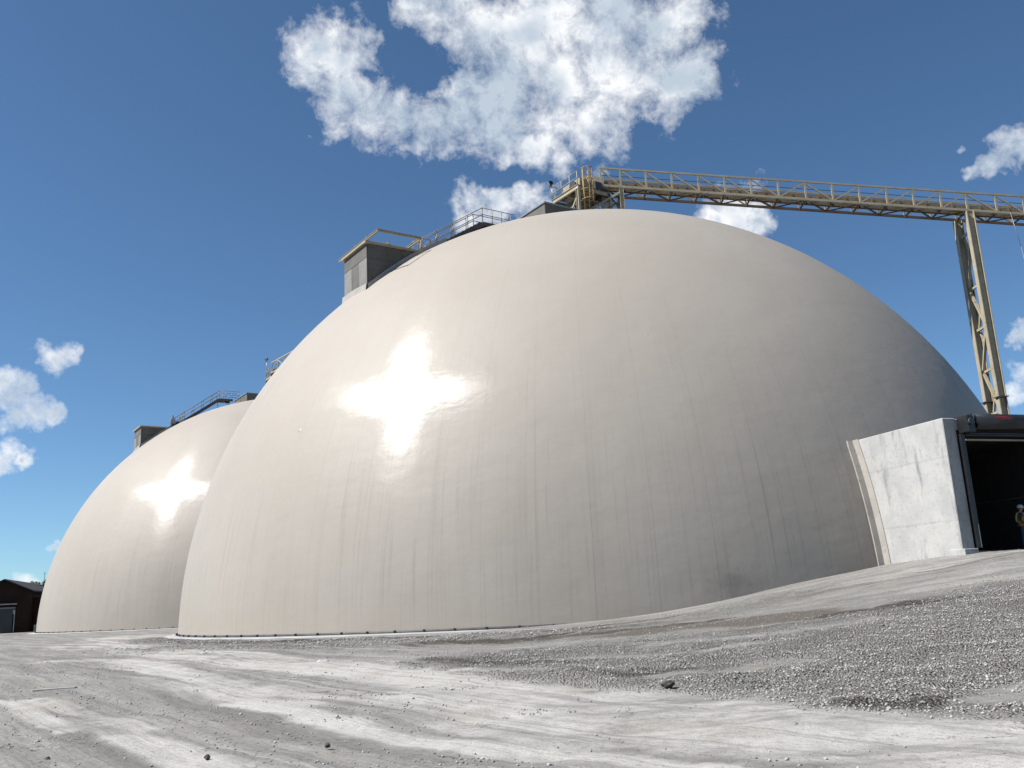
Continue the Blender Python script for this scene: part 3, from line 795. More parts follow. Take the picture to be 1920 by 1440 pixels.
hatch_house(CN, 'concrete hatch house with steel beam frame on the shoulder of the nearer dome', 13.9, 18.29, -.65, 2.63, 22.54, (-1.37, 4.28, 15.5))
stairway(CN, 'brown steel stairway climbing the nearer dome from the hatch house', 1.5, 2.66, 14.6, 22.52, 9.96, 25.57, 8.35)
apex_house(CN, 'low concrete house with flat metal roof at the top of the nearer dome', -3.6, 4.8, -2.6, 2.66, 28.08, (-3.8, 1.1, 2.6, -1.2))
hatch_house(CF, 'concrete hatch house with overhanging slab on the shoulder of the farther dome', 13.9, 17.7, -3.55, -.1, 22.75, None)
stairway(CF, 'brown steel stairway climbing the farther dome', -1.3, -.14, 14.2, 22.95, 8.8, 26.85, 7.2)
apex_house(CF, 'low concrete house at the top of the farther dome', -4, 5.47, -5.0, -.08, 27.84, None)

# small blower with valves beside the far stair foot
bl = thing('blower', 'small blower with yellow guard at the foot of the farther dome stairway', 'blower', L(CF, 14.0, .25, surf(14.0, .25)))
zq = surf(14.0, .25)
lbox(MB(), CF, 13.6, 14.5, .0, .6, zq - .2, zq + .1).build('base_plate', 'dark_steel', bl)
MB().tube(L(CF, 14.3, .05, zq + .45), L(CF, 14.3, .5, zq + .45), .30, 14).build('fan_casing', 'galvanised', bl, smooth=False)
MB().tube(L(CF, 13.8, .1, zq + .3), L(CF, 13.8, .6, zq + .3), .17, 10).build('motor', 'black_paint', bl)
MB().path([L(CF, 13.5, .5, zq), L(CF, 13.5, .5, zq + 1.1), L(CF, 13.5, 0, zq + 1.1), L(CF, 13.5, 0, zq)], .04).build('guard', 'yellow_steel', bl)
MB().tube(L(CF, 14.3, .28, zq + .7), L(CF, 14.3, .28, zq + 1.15), .10, 10).build('outlet', 'galvanised', bl)

# ------------------------------------------------------------------ conveyors
def conveyor(name, label, verts, P0, dirv, side, height, width, pattern, start_deck=0.0, mat='cream_steel'):
    """box truss: verts = distances of the panel points along dirv; P0 = near bottom corner; side = unit vector to the far side"""
    dv = Vector(dirv).normalized(); side = Vector(side).normalized(); upv = Z
    root = thing(name, label, 'conveyor', P0)
    N = lambda s, h, k: P0 + dv * s + upv * h + side * (width * k)
    s0, s1 = verts[0], verts[-1]
    for k in (0, 1):
        MB().bar(N(s0 - .08, height, k), N(s1 + .08, height, k), .11, .12).build('top_chord', mat, root)
        MB().bar(N(s0 - .08, 0, k), N(s1 + .08, 0, k), .14, .17).build('bottom_chord', mat if k == 0 else 'rust_and_shade', root)
        MB().tube(N(s0, height * .62, k) + side * (.10 if k == 0 else -.10), N(s1, height * .62, k) + side * (.10 if k == 0 else -.10), .02, 6).build('guard_wire', 'dark_steel', root)
        for s in verts:
            MB().bar(N(s, .08, k), N(s, height - .07, k), .10, .13, dv).build('post', mat, root)
        for i, c in enumerate(pattern):
            a, b = verts[i], verts[i + 1]
            if c == 'D': p, q = N(a + .05, height - .12, k), N(b - .12, .12, k)
            else: p, q = N(a + .12, .12, k), N(b - .05, height - .12, k)
            MB().bar(p, q, .08, .10).build('diagonal', mat, root)
    # bottom plane: cross members and a zig-zag of laterals, gusset plates
    for i, s in enumerate(verts):
        MB().bar(N(s, -.02, .03), N(s, -.02, .97), .09, .10).build('cross_member', 'rust_and_shade', root)
    for i in range(len(verts) - 1):
        a, b = verts[i], verts[i + 1]
        p, q = (N(a, -.05, .05), N(b, -.05, .95)) if i % 2 == 0 else (N(a, -.05, .95), N(b, -.05, .05))
        MB().bar(p, q, .11, .07).build('lateral', 'rust_and_shade', root)
        if i % 2 == 0:
            MB().obox(N(a + .2, -.085, .12), dv * .12, side * .07, upv * .01).build('gusset', 'galvanised', root)
    # belt: stringer plates, pan, idlers, belt
    for i in range(len(verts) - 1):
        a, b = verts[i], verts[i + 1]
        for k in (.22, .80):
            MB().bar(N(a + .012, .38, k), N(b - .012, .38, k), .05, .32).build('stringer_plate', 'tan_steel', root)
        MB().bar(N((a + b) / 2, .2, .27), N((a + b) / 2, .2, .77), .05, .10).build('frame_tie', mat, root)
        MB().bar(N((a + b) / 2 - .02, .45, .18), N((a + b) / 2 + .05, .45, .18), .03, .34).build('stiffener', 'tan_steel', root)
        MB().tube(N(a + .45, .36, .185), N(a + .45, .36, .83), .055, 8).build('return_idler', 'dark_steel', root)
    MB().bar(N(s0 - 1.3, .58, .5), N(s1, .58, .5), width * .5, .05).build('belt', 'rubber', root)
    MB().bar(N(s0 + .2, .10, .24), N(s1, .10, .24), width * .26, .02).build('drip_pan', 'galvanised', root)
    return root

xs = [7.33, 8.78, 10.66, 12.55, 14.5, 16.42, 18.33, 20.32, 22.29, 24.25, 26.2, 28.17, 30.10, 32.07, 33.92, 36.05, 38.05, 40.0, 42.0, 44.0, 46.0]
k_ = math.hypot(1, .1277)
DIRC = V(1, 0, -.1277)
conveyor('conveyor_gallery', 'long cream steel truss conveyor sloping up from the right to the nearer dome', [(x - 7.33) * k_ for x in xs], V(7.33, 62.61, 30.52), DIRC, V(0, 1, 0), 1.40, 1.8, 'DDDDDDDUDUUUUUDDDDDD')

# head of the main conveyor: drive frame, pulley, chute, legs on the apex house
hd = thing('head_station', 'cream conveyor head frame with caged yellow ladder on top of the nearer dome', 'conveyor head', L(CN, 0, .9, 28.08))
ZP = 30.25
for r in (1.5, -1.5):
    MB().ibeam(L(CN, r, -.65, ZP - .17), L(CN, r, 2.42, ZP - .17), .34, .16, .03, Z).build('platform_beam', 'cream_steel', hd)
for t in (-.65, .85, 2.34):
    MB().ibeam(L(CN, 1.42, t, ZP - .2), L(CN, -1.42, t, ZP - .2), .24, .12, .025, Z).build('platform_joist', 'cream_steel', hd)
lbox(MB(), CN, -1.45, 1.45, -.6, 2.3, ZP + .004, ZP + .04).build('deck', 'brown_steel', hd)
for r in (1.5, -1.5):
    for t in (-.3, 2.36):
        if (r, t) == (1.5, -.3): continue
        MB().ibeam(L(CN, r, t, 28.09), L(CN, r, t, ZP - .345), .26, .22, .03, ET).build('column', 'cream_steel', hd)
    MB().bar(L(CN, r, 2.25, ZP - .9), L(CN, r, 1.1, 28.12), .11, .11).build('brace', 'cream_steel', hd)
    MB().bar(L(CN, r, -.45, ZP - .36), L(CN, r, .75, 28.12), .10, .10).build('brace', 'cream_steel', hd)
rails(hd, [L(CN, -1.4, -.6, ZP), L(CN, 1.5, -.6, ZP), L(CN, 1.5, 2.4, ZP)], [L(CN, 1.5, t, ZP) for t in (-.6, .45, 1.45, 2.35)] + [L(CN, r, -.6, ZP) for r in (-1.4, -.4, .6)], 1.03, .03, 'cream_steel')
MB().tube(L(CN, .9, 1.0, ZP + .55), L(CN, -.9, 1.0, ZP + .55), .38, 18).build('head_pulley', 'rubber', hd, smooth=False)
lbox(MB(), CN, -.95, -.3, 1.6, 2.2, ZP + .05, ZP + .75).build('drive_motor', 'dark_steel', hd, bevel=.03)
MB().hexa([L(CN, .7, -.2, ZP - .4), L(CN, .7, 1.6, ZP - .4), L(CN, -.7, 1.6, ZP - .4), L(CN, -.7, -.2, ZP - .4),
           L(CN, .8, -.3, ZP + .95), L(CN, .8, 1.8, ZP + .95), L(CN, -.8, 1.8, ZP + .95), L(CN, -.8, -.3, ZP + .95)]).build('hood', 'cream_steel', hd, bevel=.02)
MB().hexa([L(CN, .35, .3, 28.09), L(CN, .35, 1.0, 28.09), L(CN, -.35, 1.0, 28.09), L(CN, -.35, .3, 28.09),
           L(CN, .7, -.2, ZP - .41), L(CN, .7, 1.6, ZP - .41), L(CN, -.7, 1.6, ZP - .41), L(CN, -.7, -.2, ZP - .41)]).build('chute', 'brown_steel', hd)
# caged ladder
lad = MB()
for r in (.72, 1.20): lad.tube(L(CN, r, 2.62, 28.1), L(CN, r, 2.62, ZP + 1.15), .035, 7)
lad.build('ladder_rail', 'yellow_steel', hd, smooth=True)
for k in range(10):
    MB().tube(L(CN, .72, 2.62, 28.4 + k * .3), L(CN, 1.20, 2.62, 28.4 + k * .3), .018, 6).build('rung', 'yellow_steel', hd)
def hoop(z, rad=.42):
    return [L(CN, .96 - rad * math.cos(q), 2.62 + rad * 1.5 * math.sin(q), z) for q in np.linspace(0, math.pi, 9)]
for z in (29.0, 29.75, 30.5, 31.4): MB().path(hoop(z), .03).build('cage_hoop', 'yellow_steel', hd, smooth=True)
for q in (1, 3, 4, 5, 7):
    MB().tube(hoop(28.95)[q], hoop(31.43)[q], .024, 6).build('cage_strap', 'yellow_steel', hd)
# tail between the head frame and the first truss post
MB().bar(V(5.9, 62.95, 31.28), V(7.6, 62.95, 31.05), .06, .55).build('side_plate', 'cream_steel', hd)
MB().bar(V(5.9, 64.1, 31.28), V(7.6, 64.1, 31.05), .06, .55).build('side_plate', 'cream_steel', hd)
MB().bar(V(5.9, 63.5, 31.5), V(7.4, 63.5, 31.3), .9, .05).build('belt', 'rubber', hd)
for y in (62.61, 64.41):
    MB().ibeam(V(8.78, y, 26.2), V(8.78, y, 30.24), .3, .22, .03, V(1, 0, 0)).build('leg', 'cream_steel', hd)
    MB().bar(V(8.65, y, 29.9), V(6.1, y + .1, 28.5), .16, .14).build('knee_brace', 'cream_steel', hd)
    MB().bar(V(8.78, y, 28.3), V(7.5, y, 30.2), .10, .10).build('brace', 'dark_steel', hd)
MB().bar(V(8.78, 62.75, 27.4), V(8.78, 64.3, 29.8), .09, .09).build('brace', 'cream_steel', hd)
MB().tube(V(7.6, 62.9, 29.55), V(7.6, 64.1, 29.55), .28, 14).build('snub_pulley', 'galvanised', hd)
floodlight(CN, 'black floodlight on a slim pole at the nearer conveyor head', 1.5, -.75, ZP - .1, 1.35, (-.9, -.2, -.35))

# conveyor between the two domes (climbs to the farther head)
vs2 = [i * 2.4 for i in range(25)]
P2 = L(CF, 1.2, -3.5, 31.56)
dv2 = (L(CF, 1.2, 56.2, 28.72) - P2).normalized()
conveyor('transfer_conveyor', 'truss conveyor running to the farther dome, seen behind the nearer one', vs2, P2, dv2, -ER, 1.36, 1.9, ''.join('D' if i % 2 else 'U' for i in range(24)))
fh = thing('head_station', 'small conveyor head platform beside the floodlight above the farther dome', 'conveyor head', L(CF, 0, -4.4, 27.8))
for r in (1.25, -1.0):
    MB().ibeam(L(CF, r, -5.4, 31.1), L(CF, r, -3.45, 31.1), .45, .2, .04, Z).build('platform_beam', 'cream_steel', fh)
    for t in (-5.3, -3.6):
        MB().ibeam(L(CF, r, t, 26.2), L(CF, r, t, 30.86), .25, .2, .03, ET).build('column', 'cream_steel', fh)
lbox(MB(), CF, -1.1, 1.3, -5.4, -3.6, 31.335, 31.38).build('deck', 'brown_steel', fh)
rails(fh, [L(CF, -1, -5.35, 31.38), L(CF, 1.25, -5.35, 31.38), L(CF, 1.25, -3.7, 31.38)], [L(CF, 1.25, -5.35, 31.38), L(CF, 1.25, -4.5, 31.38), L(CF, -1, -5.35, 31.38)], 1.0, .035, 'rail_steel')
MB().tube(L(CF, .9, -4.3, 31.95), L(CF, -.7, -4.3, 31.95), .4, 16).build('head_pulley', 'rubber', fh)
MB().hexa([L(CF, .4, -5, 27.85), L(CF, .4, -4.2, 27.85), L(CF, -.4, -4.2, 27.85), L(CF, -.4, -5, 27.85),
           L(CF, .8, -5.2, 31.0), L(CF, .8, -4, 31.0), L(CF, -.8, -4, 31.0), L(CF, -.8, -5.2, 31.0)]).build('chute', 'brown_steel', fh)
floodlight(CF, 'black floodlight on a pole above the farther dome', 1.3, -5.1, 31.35, 2.3, (-.3, -.9, -.3))

# bent that carries the main conveyor beside the dome
bt = thing('support_bent', 'tall two-legged cream steel support bent with lacing under the conveyor', 'support', V(34.0, 63.4, float(zg(34.0, 63.4))))
zt = 30.52 - .1277 * (33.98 - 7.33) - .09
for y in (62.61, 64.41):
    MB().ibeam(V(33.98, y, 1.6), V(33.98, y, 13.1), .56, .42, .05, V(1, 0, 0)).build('leg', 'cream_steel', bt)
    MB().ibeam(V(33.98, y, 13.16), V(33.98, y, zt), .56, .42, .05, V(1, 0, 0)).build('leg', 'cream_steel', bt)
    MB().obox(V(33.98, y, 13.13), V(.40, 0, 0), V(0, .30, 0), V(0, 0, .027)).build('splice_plate', 'brown_steel', bt)
    MB().obox(V(33.98, y, 1.9), V(.5, 0, 0), V(0, .4, 0), V(0, 0, .04)).build('base_plate', 'brown_steel', bt)
zz = [3.0, 6.1, 9.2, 12.2, 15.3, 18.4, 21.5, 25.6]
for i, z in enumerate(zz):
    MB().bar(V(33.98, 62.83, z), V(33.98, 64.19, z), .16, .16).build('strut', 'cream_steel', bt)
    if i < len(zz) - 1:
        a, b = (62.85, 64.17) if i % 2 else (64.17, 62.85)
        MB().bar(V(33.90, a, z + .15), V(33.90, b, zz[i + 1] - .15), .18, .16).build('lacing', 'cream_steel', bt)
        MB().bar(V(34.14, b, z + .15), V(34.14, a, zz[i + 1] - .15), .15, .14).build('lacing', 'cream_steel', bt)
# thin line hanging from the truss
wr = MB().path([V(36.9, 62.5, 26.8), V(37.1, 62.3, 24.0), V(37.35, 62.1, 19.0), V(37.5, 62.0, 14.0), V(37.6, 61.9, 8.0)], .018, 5).build('hanging_line', 'galvanised', smooth=True)
tag(wr, 'thin pale line hanging from the conveyor beyond the support bent', 'cable')

# ------------------------------------------------------------------ tunnel mouth
tn = thing('entrance_tunnel', 'pale concrete entrance tunnel joined to the right side of the nearer dome', 'tunnel', T(-2, T_W / 2, T_FLOOR))
def tbox(mb, a0, a1, b0, b1, z0, z1):
    return mb.obox(T((a0 + a1) / 2, (b0 + b1) / 2, (z0 + z1) / 2), TA * (a1 - a0) / 2, TB * (b1 - b0) / 2, Z * (z1 - z0) / 2)
tbox(MB(), -6.6, 0, 0, T_WALL, 1.2, T_TOP).build('side_wall', 'concrete_white', tn, bevel=.025)
tbox(MB(), -6.6, 0, T_W - T_WALL, T_W, 1.2, T_TOP).build('side_wall', 'concrete_white', tn, bevel=.025)
tbox(MB(), -6.6, -.02, T_WALL - .005, T_W - T_WALL + .005, 6.62, T_TOP - .03).build('roof_slab', 'concrete_white', tn, bevel=.02)
tbox(MB(), -7.5, .15, T_WALL, T_W - T_WALL, 1.4, T_FLOOR).build('floor_slab', 'concrete_grey', tn)
for b0 in (-.04, T_W - T_WALL - .02):
    tbox(MB(), -.62, .14, b0, b0 + T_WALL + .06, 1.2, 2.13).build('plinth', 'concrete_white', tn, bevel=.02)
# inner bulkhead with a framed opening, its near-black colour painting the tunnel's shade
tbox(MB(), -6.2, -5.95, T_WALL, 2.6, T_FLOOR, 6.6).build('bulkhead', 'painted_shade', tn)
tbox(MB(), -6.2, -5.95, 4.6, T_W - T_WALL, T_FLOOR, 6.6).build('bulkhead', 'painted_shade', tn)
tbox(MB(), -6.2, -5.95, 2.602, 4.598, 5.3, 6.6).build('bulkhead', 'painted_shade', tn)
# added panels whose near-black colour stands for the shade inside the tunnel
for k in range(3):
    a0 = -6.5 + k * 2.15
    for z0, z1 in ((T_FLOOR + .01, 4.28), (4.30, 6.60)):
        tbox(MB(), a0, a0 + 2.12, T_W - T_WALL - .03, T_W - T_WALL - .004, z0, z1).build('shade_panel', 'painted_shade', tn)
        tbox(MB(), a0, a0 + 2.12, T_WALL + .004, T_WALL + .03, z0, z1).build('shade_panel', 'painted_shade', tn)
    tbox(MB(), a0, a0 + 2.12, T_WALL + .04, T_W - T_WALL - .04, 6.585, 6.61).build('shade_panel', 'painted_shade', tn)
# coated collar where the wall meets the membrane
def joint_a(b, z):
    p = T(0, b, z) - CN; q = p.dot(TA); c = p.length_squared - R_DOME ** 2
    return -q + math.sqrt(max(q * q - c, 0))
for bs, sg in ((0.0, -1), (T_W, 1)):
    mb = MB(); prev = None
    sec = [(-.15, .30), (.07, .30), (.10, .035), (.46, .035), (.46, -.01), (-.15, -.01)]
    for k in range(21):
        z = 1.3 + (T_TOP + .03 - 1.3) * k / 20
        a0 = joint_a(bs, z)
        cur = [T(a0 + a, bs + sg * b * (1 if k < 20 else .9), z) for a, b in sec]
        if prev:
            q = len(mb.v); n = len(sec); mb.v += [tuple(x) for x in prev + cur]
            mb.f += [(q + i, q + (i + 1) % n, q + n + (i + 1) % n, q + n + i) for i in range(n)]
        prev = cur
    q = len(mb.v); mb.v += [tuple(x) for x in prev]; mb.f.append(tuple(range(q, q + len(sec))))
    mb.build('joint_collar', 'collar_coating', tn)

# roller door, rolled up
rd = thing('roller_door', 'black roller door rolled up in its hood above the tunnel mouth', 'door', T(.3, T_W / 2, 6.4))
HC = (.30, 6.87, .335)                        # hood axis: out from the wall, height, radius
mb = MB(); n = 22; ring0, ring1 = [], []
prof = [(math.cos(t), math.sin(t)) for t in np.linspace(-.55 * math.pi, .75 * math.pi, n)]
prof = [(HC[0] + HC[2] * c, HC[1] + HC[2] * s) for c, s in prof] + [(0.005, HC[1] + .30), (0.005, HC[1] - .36), (HC[0] - .1, HC[1] - .36)]
for b in (1.10, T_W - 1.10): 
    ring0.append([T(a, b, z) for a, z in prof])
q = len(prof); mb.v = [tuple(x) for x in ring0[0] + ring0[1]]
mb.f = [(i, (i + 1) % q, q + (i + 1) % q, q + i) for i in range(q)] + [tuple(range(q)), tuple(range(q, 2 * q))]
hood = mb.build('hood', 'black_paint', rd, smooth=False)
hood.data.polygons.foreach_set('use_smooth', [len(p.vertices) == 4 and i < n - 1 for i, p in enumerate(hood.data.polygons)])
for b0, b1 in ((.62, 1.06), (T_W - 1.06, T_W - .62)):
    br_ = tbox(MB(), .005, .52, b0 + .06, b1, 6.45, 7.12).build('end_bracket', 'black_paint', rd, bevel=.03)
    MB().tube(T(.53, (b0 + b1) / 2, 6.86), T(.60, (b0 + b1) / 2, 6.86), .14, 12).build('drive_sprocket', 'dark_steel', br_)
    tbox(MB(), .52, .53, b1 - .06, b1 - .02, 6.95, 7.16).build('bracket_edge', 'galvanised', br_)
for b0 in (T_WALL + .02, T_W - T_WALL - .20):
    tbox(MB(), .02, .16, b0, b0 + .18, T_FLOOR + .12, 6.44).build('guide_rail', 'black_paint', rd)
    tbox(MB(), .16, .18, b0 + .12, b0 + .15, T_FLOOR + .12, 3.0).build('guide_wear_strip', 'galvanised', rd)
for k in range(4):
    tbox(MB(), .10, .16, .85, T_W - .85, 6.50 - k * .075 - .07 + .15, 6.50 - k * .075 + .15 - .006).build('door_slat', 'black_paint', rd, bevel=.01)
tbox(MB(), .07, .20, .80, T_W - .80, 6.18, 6.235).build('bottom_bar', 'cream_steel', rd)

# printed ribbon emblems on the hood
def on_hood(bc, u, v, off):
    th = v / HC[2] + .30
    return T(HC[0] + (HC[2] + off) * math.cos(th), bc + u, HC[1] + (HC[2] + off) * math.sin(th))
def ribbon(bc):
    mb = MB(); nu, nv = 28, 4; g = []
    for i in range(nu + 1):
        s = -1 + 2 * i / nu
        mid = .075 * (1 - s * s) - .03; hh_ = .070 * (1 - .35 * abs(s) ** 3)
        row = []
        for j in range(nv + 1):
            u = s * .46 + (.05 * (1 - abs(2 * j / nv - 1)) * (-1 if s > .99 else 1 if s < -.99 else 0))
            row.append(on_hood(bc, u, mid + hh_ * (2 * j / nv - 1), .006))
        g.append(row)
    for row in g: mb.v += [tuple(x) for x in row]
    for i in range(nu):
        for j in range(nv):
            mb.f.append((i * 5 + j, (i + 1) * 5 + j, (i + 1) * 5 + j + 1, i * 5 + j + 1))
    em = mb.build('emblem', 'ribbon_red', hood, recalc=False)
    cu = bpy.data.curves.new('lettering', 'FONT'); cu.body = 'OVERHEAD DOOR'; cu.size = .10; cu.align_x = 'CENTER'; cu.align_y = 'CENTER'
    to = bpy.data.objects.new('lettering', cu); COL.objects.link(to)
    dg = bpy.context.evaluated_depsgraph_get()
    me = bpy.data.meshes.new_from_object(to.evaluated_get(dg))
    bpy.data.objects.remove(to)
    o0 = Vector(rd.location)
    for v in me.vertices:
        s = v.co.x / .46
        v.co = on_hood(bc, v.co.x, v.co.y + .075 * (1 - s * s) - .03, .010) - o0
    me.materials.clear(); me.materials.append(MATS['black_paint'])
    lt = bpy.data.objects.new('lettering', me); COL.objects.link(lt); lt.parent = hood
ribbon(2.38); ribbon(4.55)

# ------------------------------------------------------------------ worker in the tunnel mouth
PW = T(-.95, 4.08, T_FLOOR)
fwd = V(.93, -.36, 0).normalized(); lft = V(-fwd.y, fwd.x, 0)
def Wp(f, l, z): return fwd * f + lft * l + V(0, 0, z)
def skin_mesh(chains, sub=2):
    vs, rs, es = [], [], []; key = {}
    def vid(p, r):
        k = tuple(round(c, 4) for c in p)
        if k not in key: key[k] = len(vs); vs.append(p); rs.append(r)
        return key[k]
    for ch in chains:
        ids = [vid(p, r) for p, r in ch]
        es += list(zip(ids[:-1], ids[1:]))
    me = bpy.data.meshes.new('tmp'); me.from_pydata(vs, es, [])
    ob = bpy.data.objects.new('tmp', me); COL.objects.link(ob)
    ob.modifiers.new('s', 'SKIN'); sb = ob.modifiers.new('u', 'SUBSURF'); sb.levels = sub; sb.render_levels = sub
    if not me.skin_vertices: raise RuntimeError('no skin layer')
    for i, r in enumerate(rs):
        d_ = me.skin_vertices[0].data[i]; d_.radius = r if isinstance(r, tuple) else (r, r); d_.use_root = (i == 0)
    dg = bpy.context.evaluated_depsgraph_get()
    res = bpy.data.meshes.new_from_object(ob.evaluated_get(dg))
    bpy.data.objects.remove(ob)
    return res
pel = (Wp(0, 0, .96), (.125, .155))
chains = [[pel, (Wp(0, 0, 1.10), (.115, .145)), (Wp(.01, 0, 1.27), (.125, .17)), (Wp(.0, 0, 1.41), (.10, .17)), (Wp(.02, 0, 1.49), (.058, .06)), (Wp(.045, 0, 1.555), (.065, .065)), (Wp(.06, 0, 1.63), (.098, .078)), (Wp(.055, 0, 1.70), (.085, .07))],
          [(Wp(.06, 0, 1.63), (.098, .078)), (Wp(.165, 0, 1.605), (.018, .016))]]
for s in (1, -1):
    chains.append([pel, (Wp(0, s * .10, .90), .095), (Wp(.03 * s, s * .11, .52), .062), (Wp(.03 * s - .02, s * .115, .28), .055), (Wp(.03 * s - .03, s * .12, .10), .042), (Wp(.03 * s + .05, s * .125, .055), .045), (Wp(.03 * s + .15, s * .13, .045), .04)])
    el_ = Wp(-.03 + .02 * s, s * .25, 1.12); wr_ = Wp(.17, s * .17, 1.02)
    chains.append([(Wp(.0, 0, 1.41), (.10, .17)), (Wp(0, s * .17, 1.41), .065), (el_, .046), (wr_, .030), (Wp(.235, s * .15, 1.02), (.040, .020)), (Wp(.26, s * .145, 1.02), (.036, .018))])
body_me = skin_mesh(chains, 2)
# fingers: four plus a thumb on each hand, curled as in folded forearms
fch = []
for s in (1, -1):
    for k, (dz, ln) in enumerate(((.030, .070), (.010, .080), (-.010, .074), (-.030, .058))):
        b0 = Wp(.255, s * .146, 1.02 + dz)
        fch.append([(b0, .0095), (b0 + Wp(ln * .5, -s * .008, 0), .0088), (b0 + Wp(ln * .75, -s * .030, 0), .0080), (b0 + Wp(ln * .72, -s * .055, 0), .0068)])
    t0 = Wp(.215, s * .148, 1.045)
    fch.append([(t0, .0105), (t0 + Wp(.025, -s * .02, .028), .0095), (t0 + Wp(.055, -s * .035, .034), .0078)])
import bmesh
bm = bmesh.new(); bm.from_mesh(body_me)
for ch in fch:
    fm = skin_mesh([ch], 1); bm.from_mesh(fm)
bm.to_mesh(body_me); bm.free()
person = bpy.data.objects.new('person', body_me); COL.objects.link(person); person.location = PW
tag(person, 'worker in white hard hat, safety vest and jeans standing in the tunnel mouth', 'person')
body_me.materials.clear()
for k in ('shirt', 'denim', 'boot_leather', 'skin'): body_me.materials.append(MATS[k])
for p in body_me.polygons:
    c = p.center; f_, l_ = c.dot(fwd), c.dot(lft)
    hand = f_ > .20 and .9 < c.z < 1.12
    p.material_index = 3 if (c.z > 1.475 or hand) else 2 if c.z < .14 else 1 if c.z < .97 and not (f_ > .10) else 0
    p.use_smooth = True
def oval(z, rf, rl, n=20, fo=0.0): return [PW + Wp(fo + rf * math.cos(t), rl * math.sin(t), z) for t in np.linspace(0, 2 * math.pi, n, endpoint=False)]
def loft(rings, name, mat, parent, cap=False):
    mb = MB(); n = len(rings[0])
    for r in rings: mb.v += [tuple(x) for x in r]
    for j in range(len(rings) - 1):
        mb.f += [(j * n + i, j * n + (i + 1) % n, (j + 1) * n + (i + 1) % n, (j + 1) * n + i) for i in range(n)]
    if cap: mb.f.append(tuple(range((len(rings) - 1) * n, len(rings) * n)))
    return mb.build(name, mat, parent, smooth=True)
vest = loft([oval(.93, .155, .185), oval(1.05, .142, .172), oval(1.18, .146, .182), oval(1.30, .150, .195), oval(1.40, .130, .178), oval(1.46, .10, .135)], 'vest', 'vest_cloth', person)
loft([oval(1.07, .152, .182), oval(1.12, .152, .184)], 'reflective_band', 'reflective_tape', vest)
for s in (1, -1):
    MB().path([PW + Wp(-.155, s * .07, 1.12), PW + Wp(-.158, s * .085, 1.30), PW + Wp(-.10, s * .10, 1.45), PW + Wp(.0, s * .105, 1.475), PW + Wp(.10, s * .10, 1.44), PW + Wp(.158, s * .085, 1.3), PW + Wp(.155, s * .08, 1.12)], .02, 6).build('shoulder_tape', 'reflective_tape', vest)
loft([oval(1.645, .135, .112, fo=.055), oval(1.66, .128, .105, fo=.055), oval(1.72, .118, .096, fo=.05), oval(1.765, .085, .07, fo=.045), oval(1.785, .03, .025, fo=.045)], 'hard_hat', 'helmet_white', person, cap=True)
hat = person.children[-1]
MB().prism([PW + Wp(.15, -.09, 1.640), PW + Wp(.235, -.05, 1.622), PW + Wp(.245, 0, 1.620), PW + Wp(.235, .05, 1.622), PW + Wp(.15, .09, 1.640)], Z * .012).build('brim', 'helmet_white', hat)
for s in (1, -1): MB().ball(PW + Wp(.05, s * .086, 1.60), .025, 8, 6, .8, .45, 1.2).build('ear', 'skin', person, smooth=True)
for s in (1, -1): MB().ball(PW + Wp(.148, s * .032, 1.625), .011, 8, 6).build('eye', 'black_paint', person, smooth=True)
MB().bar(PW + Wp(.140, -.022, 1.555), PW + Wp(.140, .022, 1.555), .012, .008).build('mouth', 'ribbon_red', person)

# ------------------------------------------------------------------ far left: brick shed, annex, trees, mast
K = V(-61.26, 116.9, -.05); G = V(.954, .3, 0).normalized(); Nn = V(.3, -.954, 0).normalized()
def B(g, n, z): return K + G * g + Nn * n + Z * z
shed = thing('brick_shed', 'dark brick gabled shed with a pale door at the far left edge', 'building', B(-3.25, -8, 0))
gab = [(-6.2, 0), (-.28, 0), (-.28, 5.0), (-3.24, 6.35), (-6.2, 5.0)]
MB().prism([B(g, 0, z) for g, z in gab], Nn * -18).build('wall', 'brick_dark', shed)
for s in (-1, 1):
    e = -3.24 + s * 3.3
    MB().prism([B(-3.24, .35, 6.42), B(e, .35, 6.42 - 3.3 * .456), B(e, .35, 6.58 - 3.3 * .456), B(-3.24, .35, 6.58)], Nn * -18.7).build('roof', 'roof_sheet', shed)
dr = MB().obox(B(-3.6, .05, 1.45), G * 1.5, Nn * .04, Z * 1.45).build('door', 'door_paint', shed)
for k in range(7): MB().obox(B(-3.6, .10, .25 + k * .42), G * 1.46, Nn * .012, Z * .19).build('door_slat', 'door_paint', dr)
MB().obox(B(-3.6, .08, 3.02), G * 1.75, Nn * .08, Z * .09).build('lintel', 'concrete_pale', shed)
MB().obox(B(-3.5, .30, 3.48), G * 1.85, Nn * .30, Z * .07).build('awning', 'galvanised', shed)
MB().obox(B(-1.95, .10, 2.55), G * .12, Nn * .10, Z * .25).build('wall_lamp', 'galvanised', shed)
MB().obox(B(-1.9, .06, 1.4), G * .05, Nn * .05, Z * 1.3).build('door_post', 'galvanised', shed)
anx = thing('brick_annex', 'low dark brick annex between the shed and the farther dome', 'building', B(3.5, -6, 0))
MB().obox(B(4.6, -7, 2.1), G * 4.8, Nn * 5, Z * 2.1).build('wall', 'brick_dark', anx)
MB().obox(B(4.6, -7, 4.32), G * 5.0, Nn * 5.2, Z * .11).build('roof', 'roof_sheet', anx)
cab = thing('utility_cabinet', 'small pale utility cabinet at the foot of the brick annex', 'cabinet', B(.85, .5, 0))
MB().obox(B(.85, .5, .42), G * .38, Nn * .25, Z * .42).build('case', 'galvanised', cab, bevel=.02)
MB().obox(B(.85, .76, .42), G * .33, Nn * .012, Z * .36).build('door', 'concrete_pale', cab)
ms_ = thing('antenna_mast', 'thin antenna mast rising above the distant trees', 'mast', V(-79.84, 155.72, -.05))
